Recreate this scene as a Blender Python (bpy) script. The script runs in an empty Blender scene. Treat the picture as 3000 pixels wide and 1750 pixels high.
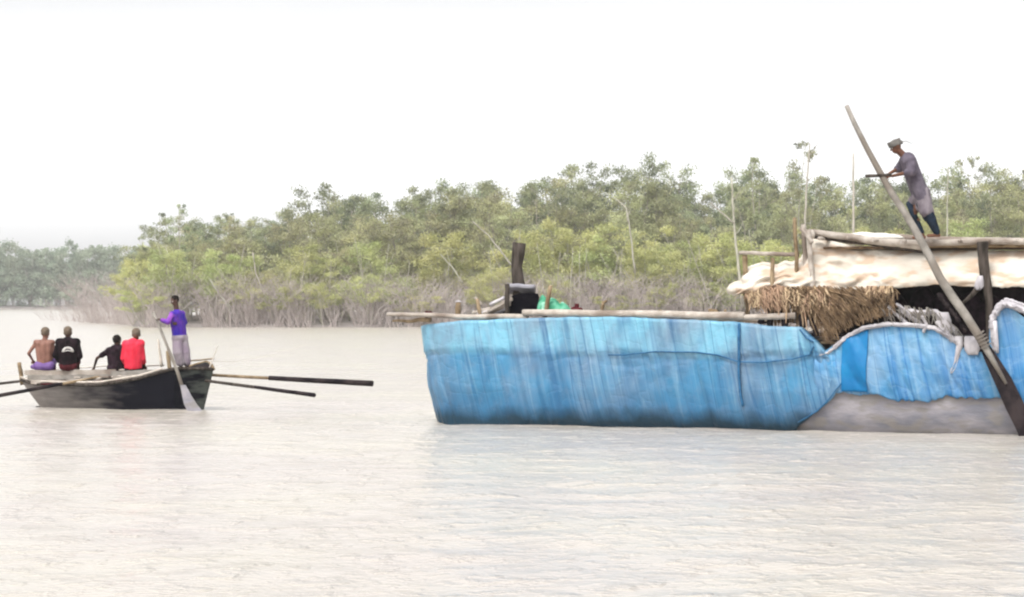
import bpy, bmesh, math, random
import numpy as np
from mathutils import Vector, Matrix, Quaternion, noise
R = math.radians
scene = bpy.context.scene
COL = scene.collection

# ------------------------------------------------------------------ camera
F = 8000.0; H0 = 2.35; V0 = 885.0            # focal length in photo pixels, eye height, horizon row
cd = bpy.data.cameras.new("camera"); cam = bpy.data.objects.new("camera", cd); COL.objects.link(cam)
cd.sensor_width = 36; cd.lens = 36*F/3000; cd.shift_y = 10/3000
cd.clip_start = 0.5; cd.clip_end = 5000
cam.location = (0, 0, H0); cam.rotation_euler = (R(90), 0, 0)
scene.camera = cam

# ------------------------------------------------------------------ world: bright overcast sky
SUN_EL, SUN_ROT = 58, -150                    # sun behind and left of the camera, veiled by cloud
w = bpy.data.worlds.new("World"); scene.world = w; w.use_nodes = True
nt = w.node_tree; nt.nodes.clear()
def N(tree, typ, **kw):
    n = tree.nodes.new(typ)
    for k, v in kw.items(): setattr(n, k, v)
    return n
L = nt.links
out = N(nt, 'ShaderNodeOutputWorld'); bg = N(nt, 'ShaderNodeBackground'); L.new(bg.outputs[0], out.inputs[0])
sky = N(nt, 'ShaderNodeTexSky'); sky.sky_type = 'NISHITA'; sky.sun_disc = False
sky.sun_elevation = R(SUN_EL); sky.sun_rotation = R(SUN_ROT); sky.dust_density = 4; sky.air_density = 1.0
hs = N(nt, 'ShaderNodeHueSaturation'); hs.inputs['Saturation'].default_value = 0.05; L.new(sky.outputs[0], hs.inputs['Color'])
tc = N(nt, 'ShaderNodeTexCoord'); sx = N(nt, 'ShaderNodeSeparateXYZ'); L.new(tc.outputs['Generated'], sx.inputs[0])
cl = N(nt, 'ShaderNodeValToRGB'); L.new(sx.outputs['Z'], cl.inputs[0])     # evens out the sky: milky to the horizon
for i, (p_, v_) in enumerate(((0, 9.8), (.03, 7.8), (.06, 4.3), (.11, 2.5), (.4, 2.25), (1, 3.0))):
    el = cl.color_ramp.elements[i] if i < 2 else cl.color_ramp.elements.new(p_)
    if i == 1: el.position = p_
    el.color = (v_/10, v_/10, v_/10, 1)
mp = N(nt, 'ShaderNodeMapping'); mp.inputs['Scale'].default_value = (1, 1, 5); L.new(tc.outputs['Generated'], mp.inputs[0])
nz = N(nt, 'ShaderNodeTexNoise'); nz.inputs['Scale'].default_value = 6; nz.inputs['Detail'].default_value = 3; L.new(mp.outputs[0], nz.inputs['Vector'])
cr = N(nt, 'ShaderNodeMapRange'); cr.inputs['From Min'].default_value = .35; cr.inputs['From Max'].default_value = .65
cr.inputs['To Min'].default_value = 9.7; cr.inputs['To Max'].default_value = 10.3; L.new(nz.outputs['Fac'], cr.inputs['Value'])
m1 = N(nt, 'ShaderNodeMath', operation='MULTIPLY'); L.new(cl.outputs[0], m1.inputs[0]); L.new(cr.outputs[0], m1.inputs[1])
vm = N(nt, 'ShaderNodeVectorMath', operation='SCALE'); L.new(hs.outputs[0], vm.inputs[0]); L.new(m1.outputs[0], vm.inputs['Scale'])
tint = N(nt, 'ShaderNodeVectorMath', operation='MULTIPLY'); tint.inputs[1].default_value = (1.0, 1.0, 1.01); L.new(vm.outputs[0], tint.inputs[0])
L.new(tint.outputs[0], bg.inputs[0]); bg.inputs[1].default_value = 0.1
sd = bpy.data.lights.new("sun", 'SUN'); sd.energy = 1.3; sd.angle = R(18); sd.color = (1, .96, .9)
sun = bpy.data.objects.new("sun", sd); COL.objects.link(sun)
sdir = Vector((math.cos(R(SUN_EL))*math.sin(R(SUN_ROT)), math.cos(R(SUN_EL))*math.cos(R(SUN_ROT)), math.sin(R(SUN_EL))))
sun.rotation_euler = sdir.to_track_quat('Z', 'Y').to_euler()
vs = scene.view_settings; vs.view_transform = 'Standard'; vs.look = 'None'; vs.gamma = 1; vs.exposure = 0.2
scene.render.engine = 'CYCLES'; scene.cycles.filter_width = 2.2
scene.cycles.volume_bounces = 1; scene.cycles.max_bounces = 8; scene.cycles.transparent_max_bounces = 16

# ------------------------------------------------------------------ helpers
def P(u, v, Y):
    "photo pixel (3000 wide) at distance Y -> world"
    return Vector(((u-1500)*Y/F, Y, H0-(v-V0)*Y/F))
def tag(o, label=None, cat=None, group=None, kind=None):
    if label: o['label'] = label
    if cat: o['category'] = cat
    if group: o['group'] = group
    if kind: o['kind'] = kind
    return o
def empty(name, loc=(0, 0, 0)):
    o = bpy.data.objects.new(name, None); COL.objects.link(o); o.location = loc; o.empty_display_size = .2
    return o
def link_mesh(name, me, mat, parent=None, smooth=True):
    if mat: me.materials.append(mat)
    if smooth: me.polygons.foreach_set('use_smooth', [True]*len(me.polygons))
    o = bpy.data.objects.new(name, me); COL.objects.link(o)
    if parent:
        o.parent = parent; o.location = -parent_loc(parent)
    return o
def parent_loc(p):
    l = Vector(p.location)
    while p.parent: p = p.parent; l += Vector(p.location)
    return l
class MB:
    def __init__(s): s.v = []; s.f = []
    def add(s, vs_, fs):
        b = len(s.v); s.v += [tuple(x) for x in vs_]; s.f += [tuple(b+i for i in f) for f in fs]; return s
    def tube(s, pts, rad, n=8, cap=True, flat=1.0, jit=0.0, seed=0):
        rnd = random.Random(seed); pts = [Vector(p) for p in pts]
        if not hasattr(rad, '__len__'): rad = [rad]*len(pts)
        rings = []; ref = None
        for i, p in enumerate(pts):
            d = (pts[min(i+1, len(pts)-1)]-pts[max(i-1, 0)]).normalized()
            if ref is None: ref = Vector((0, 0, 1)) if abs(d.z) < .8 else Vector((0, 1, 0))
            a = ref.cross(d).normalized(); b = d.cross(a); ref = b if abs(b.dot(ref)) > .3 else ref
            rings.append([p+(a*math.cos(t)+b*math.sin(t)*flat)*rad[i]*(1+rnd.uniform(-jit, jit)) for t in [2*math.pi*k/n for k in range(n)]])
        vv = [q for r_ in rings for q in r_]; ff = []
        for i in range(len(pts)-1):
            for k in range(n):
                ff.append((i*n+k, i*n+(k+1) % n, (i+1)*n+(k+1) % n, (i+1)*n+k))
        if cap: ff += [tuple(range(n-1, -1, -1)), tuple((len(pts)-1)*n+k for k in range(n))]
        return s.add(vv, ff)
    def log(s, a, b, ra, rb, n=8, seg=10, wob=.02, seed=1, flat=1.0):
        rnd = random.Random(seed); a = Vector(a); b = Vector(b); ph = rnd.uniform(0, 50)
        pts = []; rad = []
        for i in range(seg+1):
            t = i/seg; q = a.lerp(b, t)
            q += Vector((noise.noise((t*3+ph, 0, 0)), noise.noise((t*3+ph, 9, 0)), noise.noise((t*3+ph, 0, 9))))*wob*2*(1-abs(2*t-1)*.5)
            pts.append(q); rad.append((ra+(rb-ra)*t)*(1+.12*noise.noise((t*9+ph, 5, 5))))
        return s.tube(pts, rad, n, jit=.06, seed=seed, flat=flat)
    def box(s, c, ax, ay, az):
        c, ax, ay, az = map(Vector, (c, ax, ay, az))
        vv = [c+ax*i+ay*j+az*k for i in (-1, 1) for j in (-1, 1) for k in (-1, 1)]
        return s.add(vv, [(0, 1, 3, 2), (4, 6, 7, 5), (0, 4, 5, 1), (2, 3, 7, 6), (0, 2, 6, 4), (1, 5, 7, 3)])
    def ball(s, c, r, ax=None, n=12, m=8):
        ax = ax or (Vector((1, 0, 0)), Vector((0, 1, 0)), Vector((0, 0, 1)))
        if not hasattr(r, '__len__'): r = (r, r, r)
        c = Vector(c); vv = [c+ax[2]*r[2]]
        for i in range(1, m):
            t = math.pi*i/m
            for k in range(n):
                p = 2*math.pi*k/n
                vv.append(c+ax[0]*r[0]*math.sin(t)*math.cos(p)+ax[1]*r[1]*math.sin(t)*math.sin(p)+ax[2]*r[2]*math.cos(t))
        vv.append(c-ax[2]*r[2]); ff = []
        for k in range(n): ff.append((0, 1+k, 1+(k+1) % n))
        for i in range(m-2):
            for k in range(n): ff.append((1+i*n+k, 1+(i+1)*n+k, 1+(i+1)*n+(k+1) % n, 1+i*n+(k+1) % n))
        e = len(vv)-1
        for k in range(n): ff.append((e, 1+(m-2)*n+(k+1) % n, 1+(m-2)*n+k))
        return s.add(vv, ff)
    def cap(s, a, b, ra, rb, n=12):
        "tapered capsule"
        a = Vector(a); b = Vector(b); d = b-a
        if d.length < 1e-4: return s.ball(a, max(ra, rb))
        d.normalize(); pts = []; rad = []
        for t in (88, 60, 35, 12): pts.append(a-d*ra*math.sin(R(t))); rad.append(ra*math.cos(R(t)))
        for t in (12, 35, 60, 88): pts.append(b+d*rb*math.sin(R(t))); rad.append(rb*math.cos(R(t)))
        return s.tube(pts, rad, n)
    def mesh(s, name='m'):
        me = bpy.data.meshes.new(name); me.from_pydata(s.v, [], s.f); me.update(); return me
    def build(s, name, mat, parent=None, smooth=True):
        return link_mesh(name, s.mesh(name), mat, parent, smooth)
    def remesh(s, name, mat, parent=None, voxel=.008, smooth=4):
        me = s.mesh(name); o = bpy.data.objects.new(name, me); COL.objects.link(o)
        m = o.modifiers.new('r', 'REMESH'); m.mode = 'VOXEL'; m.voxel_size = voxel
        if smooth:
            q = o.modifiers.new('s', 'SMOOTH'); q.iterations = smooth; q.factor = .5
        dg = bpy.context.evaluated_depsgraph_get(); me2 = bpy.data.meshes.new_from_object(o.evaluated_get(dg))
        bpy.data.objects.remove(o); me2.materials.clear(); me2.name = name
        return link_mesh(name, me2, mat, parent)
def grid_mesh(fn, nu, nv, closed_u=False):
    m = MB(); vv = [fn(i, j) for i in range(nu) for j in range(nv)]; ff = []
    for i in range(nu if closed_u else nu-1):
        for j in range(nv-1):
            i2 = (i+1) % nu
            ff.append((i*nv+j, i2*nv+j, i2*nv+j+1, i*nv+j+1))
    return m.add(vv, ff)
def solid(m, name, mat, parent, th=.012):
    me = m.mesh(name); o = bpy.data.objects.new(name, me); COL.objects.link(o)
    s = o.modifiers.new('s', 'SOLIDIFY'); s.thickness = th; s.offset = 0
    dg = bpy.context.evaluated_depsgraph_get(); me2 = bpy.data.meshes.new_from_object(o.evaluated_get(dg))
    bpy.data.objects.remove(o); me2.name = name
    return link_mesh(name, me2, mat, parent)
def interp(x, tab):
    if x <= tab[0][0]: return tab[0][1]
    for (a, b), (c, d) in zip(tab, tab[1:]):
        if x <= c: return b+(d-b)*(x-a)/(c-a)
    return tab[-1][1]
def sm(x, a, b):
    t = max(0, min(1, (x-a)/(b-a))); return t*t*(3-2*t)

# ------------------------------------------------------------------ materials
def mat(name, c1, c2=None, scale=3.0, rough=.8, stretch=(1, 1, 1), bump=0.0, bscale=None, lo=.35, hi=.65, spec=.3, c3=None, s3=1.0, trans=0.0, detail=5, objrand=0.0, coords='Object'):
    m = bpy.data.materials.new(name); m.use_nodes = True; t = m.node_tree; b = t.nodes['Principled BSDF']
    b.inputs['Roughness'].default_value = rough; b.inputs['Specular IOR Level'].default_value = spec
    c2 = c2 or c1
    co = N(t, 'ShaderNodeTexCoord'); mpn = N(t, 'ShaderNodeMapping'); mpn.inputs['Scale'].default_value = stretch
    if coords == 'World':
        ge = N(t, 'ShaderNodeNewGeometry'); t.links.new(ge.outputs['Position'], mpn.inputs[0])
    else: t.links.new(co.outputs[coords], mpn.inputs[0])
    nn = N(t, 'ShaderNodeTexNoise'); nn.inputs['Scale'].default_value = scale; nn.inputs['Detail'].default_value = detail
    t.links.new(mpn.outputs[0], nn.inputs['Vector'])
    mr = N(t, 'ShaderNodeMapRange'); mr.inputs['From Min'].default_value = lo; mr.inputs['From Max'].default_value = hi
    t.links.new(nn.outputs['Fac'], mr.inputs['Value'])
    mx = N(t, 'ShaderNodeMix', data_type='RGBA'); mx.inputs['A'].default_value = (*c1, 1); mx.inputs['B'].default_value = (*c2, 1)
    t.links.new(mr.outputs[0], mx.inputs['Factor']); res = mx.outputs['Result']
    if c3:
        n3 = N(t, 'ShaderNodeTexNoise'); n3.inputs['Scale'].default_value = s3; n3.inputs['Detail'].default_value = 2
        t.links.new(mpn.outputs[0], n3.inputs['Vector'])
        r3 = N(t, 'ShaderNodeMapRange'); r3.inputs['From Min'].default_value = .5; r3.inputs['From Max'].default_value = .62
        t.links.new(n3.outputs['Fac'], r3.inputs['Value'])
        mx3 = N(t, 'ShaderNodeMix', data_type='RGBA'); mx3.inputs['B'].default_value = (*c3, 1)
        t.links.new(r3.outputs[0], mx3.inputs['Factor']); t.links.new(res, mx3.inputs['A']); res = mx3.outputs['Result']
    if objrand:
        oi = N(t, 'ShaderNodeObjectInfo'); hh = N(t, 'ShaderNodeHueSaturation')
        a = N(t, 'ShaderNodeMapRange'); a.inputs['To Min'].default_value = 1-objrand; a.inputs['To Max'].default_value = 1+objrand
        t.links.new(oi.outputs['Random'], a.inputs['Value']); t.links.new(a.outputs[0], hh.inputs['Value'])
        wn = N(t, 'ShaderNodeTexWhiteNoise'); wn.noise_dimensions = '1D'; t.links.new(oi.outputs['Random'], wn.inputs['W'])
        a2 = N(t, 'ShaderNodeMapRange'); a2.inputs['To Min'].default_value = .485; a2.inputs['To Max'].default_value = .53
        t.links.new(wn.outputs['Value'], a2.inputs['Value']); t.links.new(a2.outputs[0], hh.inputs['Hue'])
        t.links.new(res, hh.inputs['Color']); res = hh.outputs[0]
    t.links.new(res, b.inputs['Base Color'])
    if bump:
        nb = N(t, 'ShaderNodeTexNoise'); nb.inputs['Scale'].default_value = bscale or scale*2; nb.inputs['Detail'].default_value = 6
        t.links.new(mpn.outputs[0], nb.inputs['Vector'])
        bp = N(t, 'ShaderNodeBump'); bp.inputs['Strength'].default_value = bump; bp.inputs['Distance'].default_value = .03
        t.links.new(nb.outputs['Fac'], bp.inputs['Height']); t.links.new(bp.outputs[0], b.inputs['Normal'])
    if trans:
        tr = N(t, 'ShaderNodeBsdfTranslucent'); ms = N(t, 'ShaderNodeMixShader'); ms.inputs[0].default_value = trans
        t.links.new(res, tr.inputs[0]); t.links.new(b.outputs[0], ms.inputs[1]); t.links.new(tr.outputs[0], ms.inputs[2])
        t.links.new(ms.outputs[0], t.nodes['Material Output'].inputs[0])
    return m
M = {}
M['log'] = mat('log', (.30, .26, .22), (.46, .41, .36), 6, .85, (1, 1, 1), .5, 30, c3=(.2, .16, .13), s3=1.5)
M['pole'] = mat('pole', (.17, .155, .135), (.29, .265, .235), 5, .8, (1, 1, 1), .4, 25, c3=(.17, .145, .12), s3=1.2)
M['oldpost'] = mat('oldpost', (.022, .018, .014), (.085, .07, .06), 6, .9, (2, 2, .4), .6, 18, spec=.1)
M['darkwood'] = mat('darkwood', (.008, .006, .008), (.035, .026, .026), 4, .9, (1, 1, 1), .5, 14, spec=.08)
M['brownwood'] = mat('brownwood', (.14, .095, .05), (.28, .21, .13), 6, .85, (1, 1, 1), .4, 20)
M['stick'] = mat('stick', (.42, .37, .31), (.58, .52, .46), 8, .85)
M['black'] = mat('black', (.003, .003, .005), (.006, .005, .007), 6, 1.0, bump=.2, spec=.0)
M['canvas'] = mat('canvas', (.48, .425, .355), (.61, .57, .495), 1.6, .9, (1, 1, 2.5), .6, 5, c3=(.46, .35, .26), s3=2.2)
M['bag'] = mat('bag', (.70, .66, .58), (.80, .77, .70), 3, .85, bump=.5, bscale=8)
M['hem'] = mat('hem', (.36, .34, .36), (.56, .53, .54), 4, .8, bump=.6, bscale=9)
M['thatch'] = mat('thatch', (.10, .052, .028), (.58, .44, .275), 26, .9, (1, 1, .12), .2, 20, lo=.38, hi=.60, c3=(.36, .235, .155), s3=3)
M['thatchdark'] = mat('thatchdark', (.09, .055, .03), (.24, .16, .09), 9, .9, (1, 1, .4), .5, 16)
M['rope'] = mat('rope', (.012, .07, .16), (.03, .13, .26), 10, .8)
M['skin_dark'] = mat('skin_dark', (.045, .022, .015), (.075, .038, .026), 9, .55)
M['skin_mid'] = mat('skin_mid', (.17, .08, .058), (.25, .125, .092), 9, .55)
M['skin_brown'] = mat('skin_brown', (.09, .036, .02), (.15, .065, .035), 9, .55)
M['hair'] = mat('hair', (.010, .008, .007), (.02, .016, .014), 60, .6, bump=.5, bscale=90, spec=.03)
M['hair_brown'] = mat('hair_brown', (.10, .075, .05), (.15, .11, .08), 60, .7, bump=.5, bscale=90)
M['lilac'] = mat('lilac', (.07, .058, .078), (.13, .112, .14), 7, .9, bump=.6, bscale=14)
M['lungi'] = mat('lungi', (.22, .185, .21), (.34, .30, .33), 9, .9, (1, 1, .5), .6, 14, c3=(.24, .19, .24), s3=5)
M['lungi_grey'] = mat('lungi_grey', (.14, .12, .135), (.235, .205, .225), 9, .9, (1, 1, .5), .6, 14, c3=(.12, .10, .12), s3=5)
M['jeans'] = mat('jeans', (.006, .008, .012), (.028, .042, .065), 4, .9, bump=.4, spec=.03)
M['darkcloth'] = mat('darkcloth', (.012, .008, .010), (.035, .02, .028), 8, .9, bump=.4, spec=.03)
M['cap'] = mat('cap', (.10, .095, .085), (.19, .18, .165), 9, .9, bump=.6, bscale=20)
M['purple'] = mat('purple', (.028, .012, .28), (.10, .025, .28), 4, .8, bump=.6, bscale=14, c3=(.23, .06, .34), s3=3)
M['red'] = mat('red', (.60, .012, .035), (.70, .035, .07), 5, .8, bump=.6, bscale=14)
M['blackcloth'] = mat('blackcloth', (.006, .005, .006), (.02, .012, .015), 6, .9, bump=.4, spec=.03)
M['violet'] = mat('violet', (.09, .04, .17), (.17, .10, .26), 6, .9, bump=.4)
M['maroon'] = mat('maroon', (.05, .012, .014), (.09, .02, .025), 6, .9, spec=.03)
M['emblem'] = mat('emblem', (.42, .40, .38), (.6, .58, .55), 12, .8)
M['eye'] = mat('eye', (.5, .48, .45), rough=.3)
M['greennet'] = mat('greennet', (.015, .20, .10), (.12, .36, .24), 7, .7, bump=.5, bscale=20, c3=(.38, .60, .48), s3=4)

def wet_mat(name, base_nodes):
    pass
def sheet_mat(name, top, mid, low, seed=0.0, gloss=.5, grey=(.15, .21, .285), pale=(.30, .44, .53), scratch=.04):
    "woven plastic sheet: pale worn hem band, painted fold shade, painted bilge shade with a wet line at the water"
    m = bpy.data.materials.new(name); m.use_nodes = True; t = m.node_tree; b = t.nodes['Principled BSDF']
    b.inputs['Roughness'].default_value = gloss; b.inputs['Specular IOR Level'].default_value = .35
    ge = N(t, 'ShaderNodeNewGeometry'); sp = N(t, 'ShaderNodeSeparateXYZ'); t.links.new(ge.outputs['Position'], sp.inputs[0])
    def noise_(sc, st, det=4, off=0):
        mm = N(t, 'ShaderNodeMapping'); mm.inputs['Scale'].default_value = st; mm.inputs['Location'].default_value = (off+seed, off, off)
        t.links.new(ge.outputs['Position'], mm.inputs[0]); q = N(t, 'ShaderNodeTexNoise'); q.inputs['Scale'].default_value = sc
        q.inputs['Detail'].default_value = det; t.links.new(mm.outputs[0], q.inputs['Vector']); return q.outputs['Fac']
    def rng(src, a, c, d=0, e=1):
        q = N(t, 'ShaderNodeMapRange'); q.inputs['From Min'].default_value = a; q.inputs['From Max'].default_value = c
        q.inputs['To Min'].default_value = d; q.inputs['To Max'].default_value = e; t.links.new(src, q.inputs['Value']); return q.outputs[0]
    def mix(f, a, c):
        q = N(t, 'ShaderNodeMix', data_type='RGBA'); t.links.new(f, q.inputs['Factor'])
        for s_, x in (('A', a), ('B', c)):
            if isinstance(x, tuple): q.inputs[s_].default_value = (*x, 1)
            else: t.links.new(x, q.inputs[s_])
        return q.outputs['Result']
    def math_(op, a, c):
        q = N(t, 'ShaderNodeMath', operation=op)
        for i, x in enumerate((a, c)):
            if isinstance(x, (int, float)): q.inputs[i].default_value = x
            else: t.links.new(x, q.inputs[i])
        return q.outputs[0]
    dt = N(t, 'ShaderNodeVectorMath', operation='DOT_PRODUCT'); dt.inputs[1].default_value = (.910, -.416, .20); t.links.new(ge.outputs['Position'], dt.inputs[0])
    def fold(sc, zs_, off=0, det=3):
        cb = N(t, 'ShaderNodeCombineXYZ'); t.links.new(math_('MULTIPLY', dt.outputs['Value'], sc), cb.inputs[0]); t.links.new(math_('MULTIPLY', sp.outputs['Z'], zs_), cb.inputs[1]); cb.inputs[2].default_value = off+seed
        q = N(t, 'ShaderNodeTexNoise'); q.inputs['Scale'].default_value = 1; q.inputs['Detail'].default_value = det; t.links.new(cb.outputs[0], q.inputs['Vector']); return q.outputs['Fac']
    n1 = noise_(1.0, (1, 1, 1)); z = math_('ADD', sp.outputs['Z'], math_('MULTIPLY', math_('SUBTRACT', n1, .5), .45))
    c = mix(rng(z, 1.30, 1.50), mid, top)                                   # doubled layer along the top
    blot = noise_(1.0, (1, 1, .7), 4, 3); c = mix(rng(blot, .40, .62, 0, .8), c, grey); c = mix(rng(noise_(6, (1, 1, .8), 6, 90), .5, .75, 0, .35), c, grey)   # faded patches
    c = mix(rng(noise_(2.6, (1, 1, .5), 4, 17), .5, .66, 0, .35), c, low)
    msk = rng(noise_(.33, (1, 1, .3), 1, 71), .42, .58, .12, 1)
    f1 = fold(3.2, .35, 0); c = mix(math_('MULTIPLY', rng(f1, .50, .64, 0, .55), msk), c, low)                   # shade of broad folds, painted into the colour
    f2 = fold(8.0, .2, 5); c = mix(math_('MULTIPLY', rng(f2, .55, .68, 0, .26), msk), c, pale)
    f3 = fold(3.0, .10, 11, 1); rd = math_('ABSOLUTE', math_('SUBTRACT', f3, .5), 0); c = mix(math_('MULTIPLY', rng(rd, .016, .0, 0, .8), msk), c, low)   # crease shade painted as dark lines
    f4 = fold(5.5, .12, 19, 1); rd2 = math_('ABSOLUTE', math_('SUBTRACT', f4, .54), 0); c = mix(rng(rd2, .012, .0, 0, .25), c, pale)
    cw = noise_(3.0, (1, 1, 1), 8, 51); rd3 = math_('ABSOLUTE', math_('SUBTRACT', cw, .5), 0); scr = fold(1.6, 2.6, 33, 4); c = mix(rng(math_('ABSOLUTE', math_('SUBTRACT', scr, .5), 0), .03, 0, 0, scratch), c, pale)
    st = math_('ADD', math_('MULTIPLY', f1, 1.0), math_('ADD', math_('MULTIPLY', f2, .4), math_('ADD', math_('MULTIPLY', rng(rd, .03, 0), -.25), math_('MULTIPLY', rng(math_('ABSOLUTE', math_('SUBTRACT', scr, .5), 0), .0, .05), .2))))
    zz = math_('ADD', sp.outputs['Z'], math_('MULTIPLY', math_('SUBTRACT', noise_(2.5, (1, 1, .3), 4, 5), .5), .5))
    c = mix(rng(zz, .80, .15, 0, .6), c, low)  # shade of the hull turning under, painted as a gradient
    c = mix(rng(zz, .36, .10, 0, .94), c, (.003, .028, .05))                 # wet waterline, deepened with painted bilge shade
    t.links.new(c, b.inputs['Base Color'])
    bp = N(t, 'ShaderNodeBump'); bp.inputs['Strength'].default_value = .6; bp.inputs['Distance'].default_value = .05
    t.links.new(math_('ADD', math_('MULTIPLY', st, .7), noise_(4, (1, 1, .35), 6, 2)), bp.inputs['Height']); t.links.new(bp.outputs[0], b.inputs['Normal'])
    return m
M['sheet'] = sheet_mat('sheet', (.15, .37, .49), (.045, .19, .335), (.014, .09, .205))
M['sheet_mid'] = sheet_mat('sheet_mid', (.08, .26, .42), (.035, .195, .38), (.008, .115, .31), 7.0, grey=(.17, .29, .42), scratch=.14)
M['sheet_bright'] = mat('sheet_bright', (.0, .125, .32), (.0, .165, .37), 3, .45, bump=.4, bscale=6)
M['hull_mud'] = mat('hull_mud', (.19, .19, .22), (.33, .31, .33), 1.5, .8, (1, 1, 2.5), .5, 7, c3=(.24, .225, .22), s3=2, coords='World')

# leaves and bark of the forest
M['leaf_far'] = mat('leaf_far', (.235, .28, .19), (.32, .37, .26), .12, .8, trans=.3, objrand=.12, coords='World')  # part of the distance haze is put into this paler, greyer leaf colour
M['leaf_grey'] = mat('leaf_grey', (.245, .27, .15), (.41, .42, .24), .35, .7, trans=.3, objrand=.22, coords='World', c3=(.17, .19, .13), s3=.9)
M['leaf_olive'] = mat('leaf_olive', (.31, .315, .155), (.49, .48, .255), .35, .7, trans=.3, objrand=.2, coords='World', c3=(.25, .235, .16), s3=.9)
M['leaf_yellow'] = mat('leaf_yellow', (.38, .405, .16), (.56, .55, .245), .4, .7, trans=.35, objrand=.15, coords='World')
M['bark'] = mat('bark', (.20, .17, .14), (.34, .31, .26), 1.0, .9, objrand=.2)
M['palebark'] = mat('palebark', (.27, .25, .20), (.40, .37, .31), 1.0, .9, objrand=.1)
M['twig'] = mat('twig', (.29, .245, .225), (.47, .41, .385), .5, .9, coords='World')
M['mud'] = mat('mud', (.14, .12, .11), (.22, .195, .18), .3, .9, bump=.5, bscale=2, coords='World')

# ------------------------------------------------------------------ setting: river, banks, haze
def water_mat():
    m = bpy.data.materials.new('river_water'); m.use_nodes = True; t = m.node_tree; b = t.nodes['Principled BSDF']
    ge = N(t, 'ShaderNodeNewGeometry')
    def nse(sc, st, det, loc=0):
        mm = N(t, 'ShaderNodeMapping'); mm.inputs['Scale'].default_value = st; mm.inputs['Location'].default_value = (loc, loc, 0)
        t.links.new(ge.outputs['Position'], mm.inputs[0]); q = N(t, 'ShaderNodeTexNoise'); q.inputs['Scale'].default_value = sc
        q.inputs['Detail'].default_value = det; t.links.new(mm.outputs[0], q.inputs['Vector']); return q.outputs['Fac']
    big = nse(.25, (1, .5, 1), 3, 3)
    mr = N(t, 'ShaderNodeMapRange'); mr.inputs['From Min'].default_value = .4; mr.inputs['From Max'].default_value = .65; t.links.new(big, mr.inputs['Value'])
    mx = N(t, 'ShaderNodeMix', data_type='RGBA'); mx.inputs['A'].default_value = (.415, .375, .335, 1); mx.inputs['B'].default_value = (.44, .405, .34, 1)
    t.links.new(mr.outputs[0], mx.inputs['Factor']); t.links.new(mx.outputs['Result'], b.inputs['Base Color'])
    b.inputs['Roughness'].default_value = .2; b.inputs['IOR'].default_value = 1.33
    def pk(src, lo_, hi_, k):      # lone wavelets: only the crests of the noise stand up
        r_ = N(t, 'ShaderNodeMapRange', interpolation_type='SMOOTHSTEP'); r_.inputs['From Min'].default_value = lo_; r_.inputs['From Max'].default_value = hi_; r_.inputs['To Max'].default_value = k
        t.links.new(src, r_.inputs['Value']); return r_.outputs[0]
    def add(x_, y_):
        q = N(t, 'ShaderNodeMath', operation='ADD'); t.links.new(x_, q.inputs[0]); t.links.new(y_, q.inputs[1]); return q.outputs[0]
    s = N(t, 'ShaderNodeMath', operation='MULTIPLY'); s.inputs[1].default_value = 1.0
    t.links.new(add(add(pk(nse(1.5, (1.5, 1.0, 1), 4), .50, .74, .50), pk(nse(3.4, (1.5, 1.0, 1), 3, 9), .50, .72, .16)), add(pk(nse(.5, (1.3, 1.0, 1), 2, 5), .3, .8, .6), pk(nse(9, (1, 1, 1), 2, 9), .3, .7, .05))), s.inputs[0])
    bp = N(t, 'ShaderNodeBump'); bp.inputs['Strength'].default_value = 1.0; bp.inputs['Distance'].default_value = .10
    t.links.new(s.outputs[0], bp.inputs['Height']); t.links.new(bp.outputs[0], b.inputs['Normal'])
    return m
wm = water_mat()
m = MB()
def wv(x, y):
    k = 1-sm(y, 60, 110)
    return (.035*noise.noise((x*.55, y*.9, 0))+.02*noise.noise((x*1.7, y*2.2, 7)))*k
# fine near sheet (real ripples) stitched to a coarse far one
xs = [-300, -160, -80, -40]+[-20+.25*i for i in range(161)]+[40, 80, 160, 300]
ys = [-15, 0, 10]+[18+.25*i for i in range(190)]+[70, 80, 100, 140, 200, 300, 500, 940]
vv = [(x, y, wv(x, y) if -20.1 < x < 20.1 and 17 < y < 66 else 0) for x in xs for y in ys]
ny = len(ys); ff = [(i*ny+j, (i+1)*ny+j, (i+1)*ny+j+1, i*ny+j+1) for i in range(len(xs)-1) for j in range(ny-1)]
water = m.add(vv, ff).build('river_water', wm); tag(water, kind='structure')

def bank(name, pts_front, depth, top):
    "muddy bank rising out of the water: front edge polyline, extruded back"
    mm = MB(); n = len(pts_front)
    rows = [(0, -.4), (.6, .12), (2.0, .4), (8, top), (depth, top+.4)]
    vv = []
    for (x, y) in pts_front:
        for d, z in rows: vv.append((x, y+d+(noise.noise((x*.3, d, 0))*.5 if d < 8 else 0), z+.08*noise.noise((x*.7, d, 3))))
    ff = [(i*5+j, (i+1)*5+j, (i+1)*5+j+1, i*5+j+1) for i in range(n-1) for j in range(4)]
    o = mm.add(vv, ff).build(name, M['mud']); return tag(o, kind='structure')
EDGE = [(-37.5, 282), (-36.5, 262), (-34, 253)]+[(-32+2.5*i, 250.6+.8*noise.noise((i*.4, 0, 0))) for i in range(80)]
bank('river_bank', EDGE, 95, .7)
bank('far_river_bank', [(-290+6*i, 852+2*noise.noise((i*.3, 5, 0))) for i in range(92)], 80, 1.0)

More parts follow.
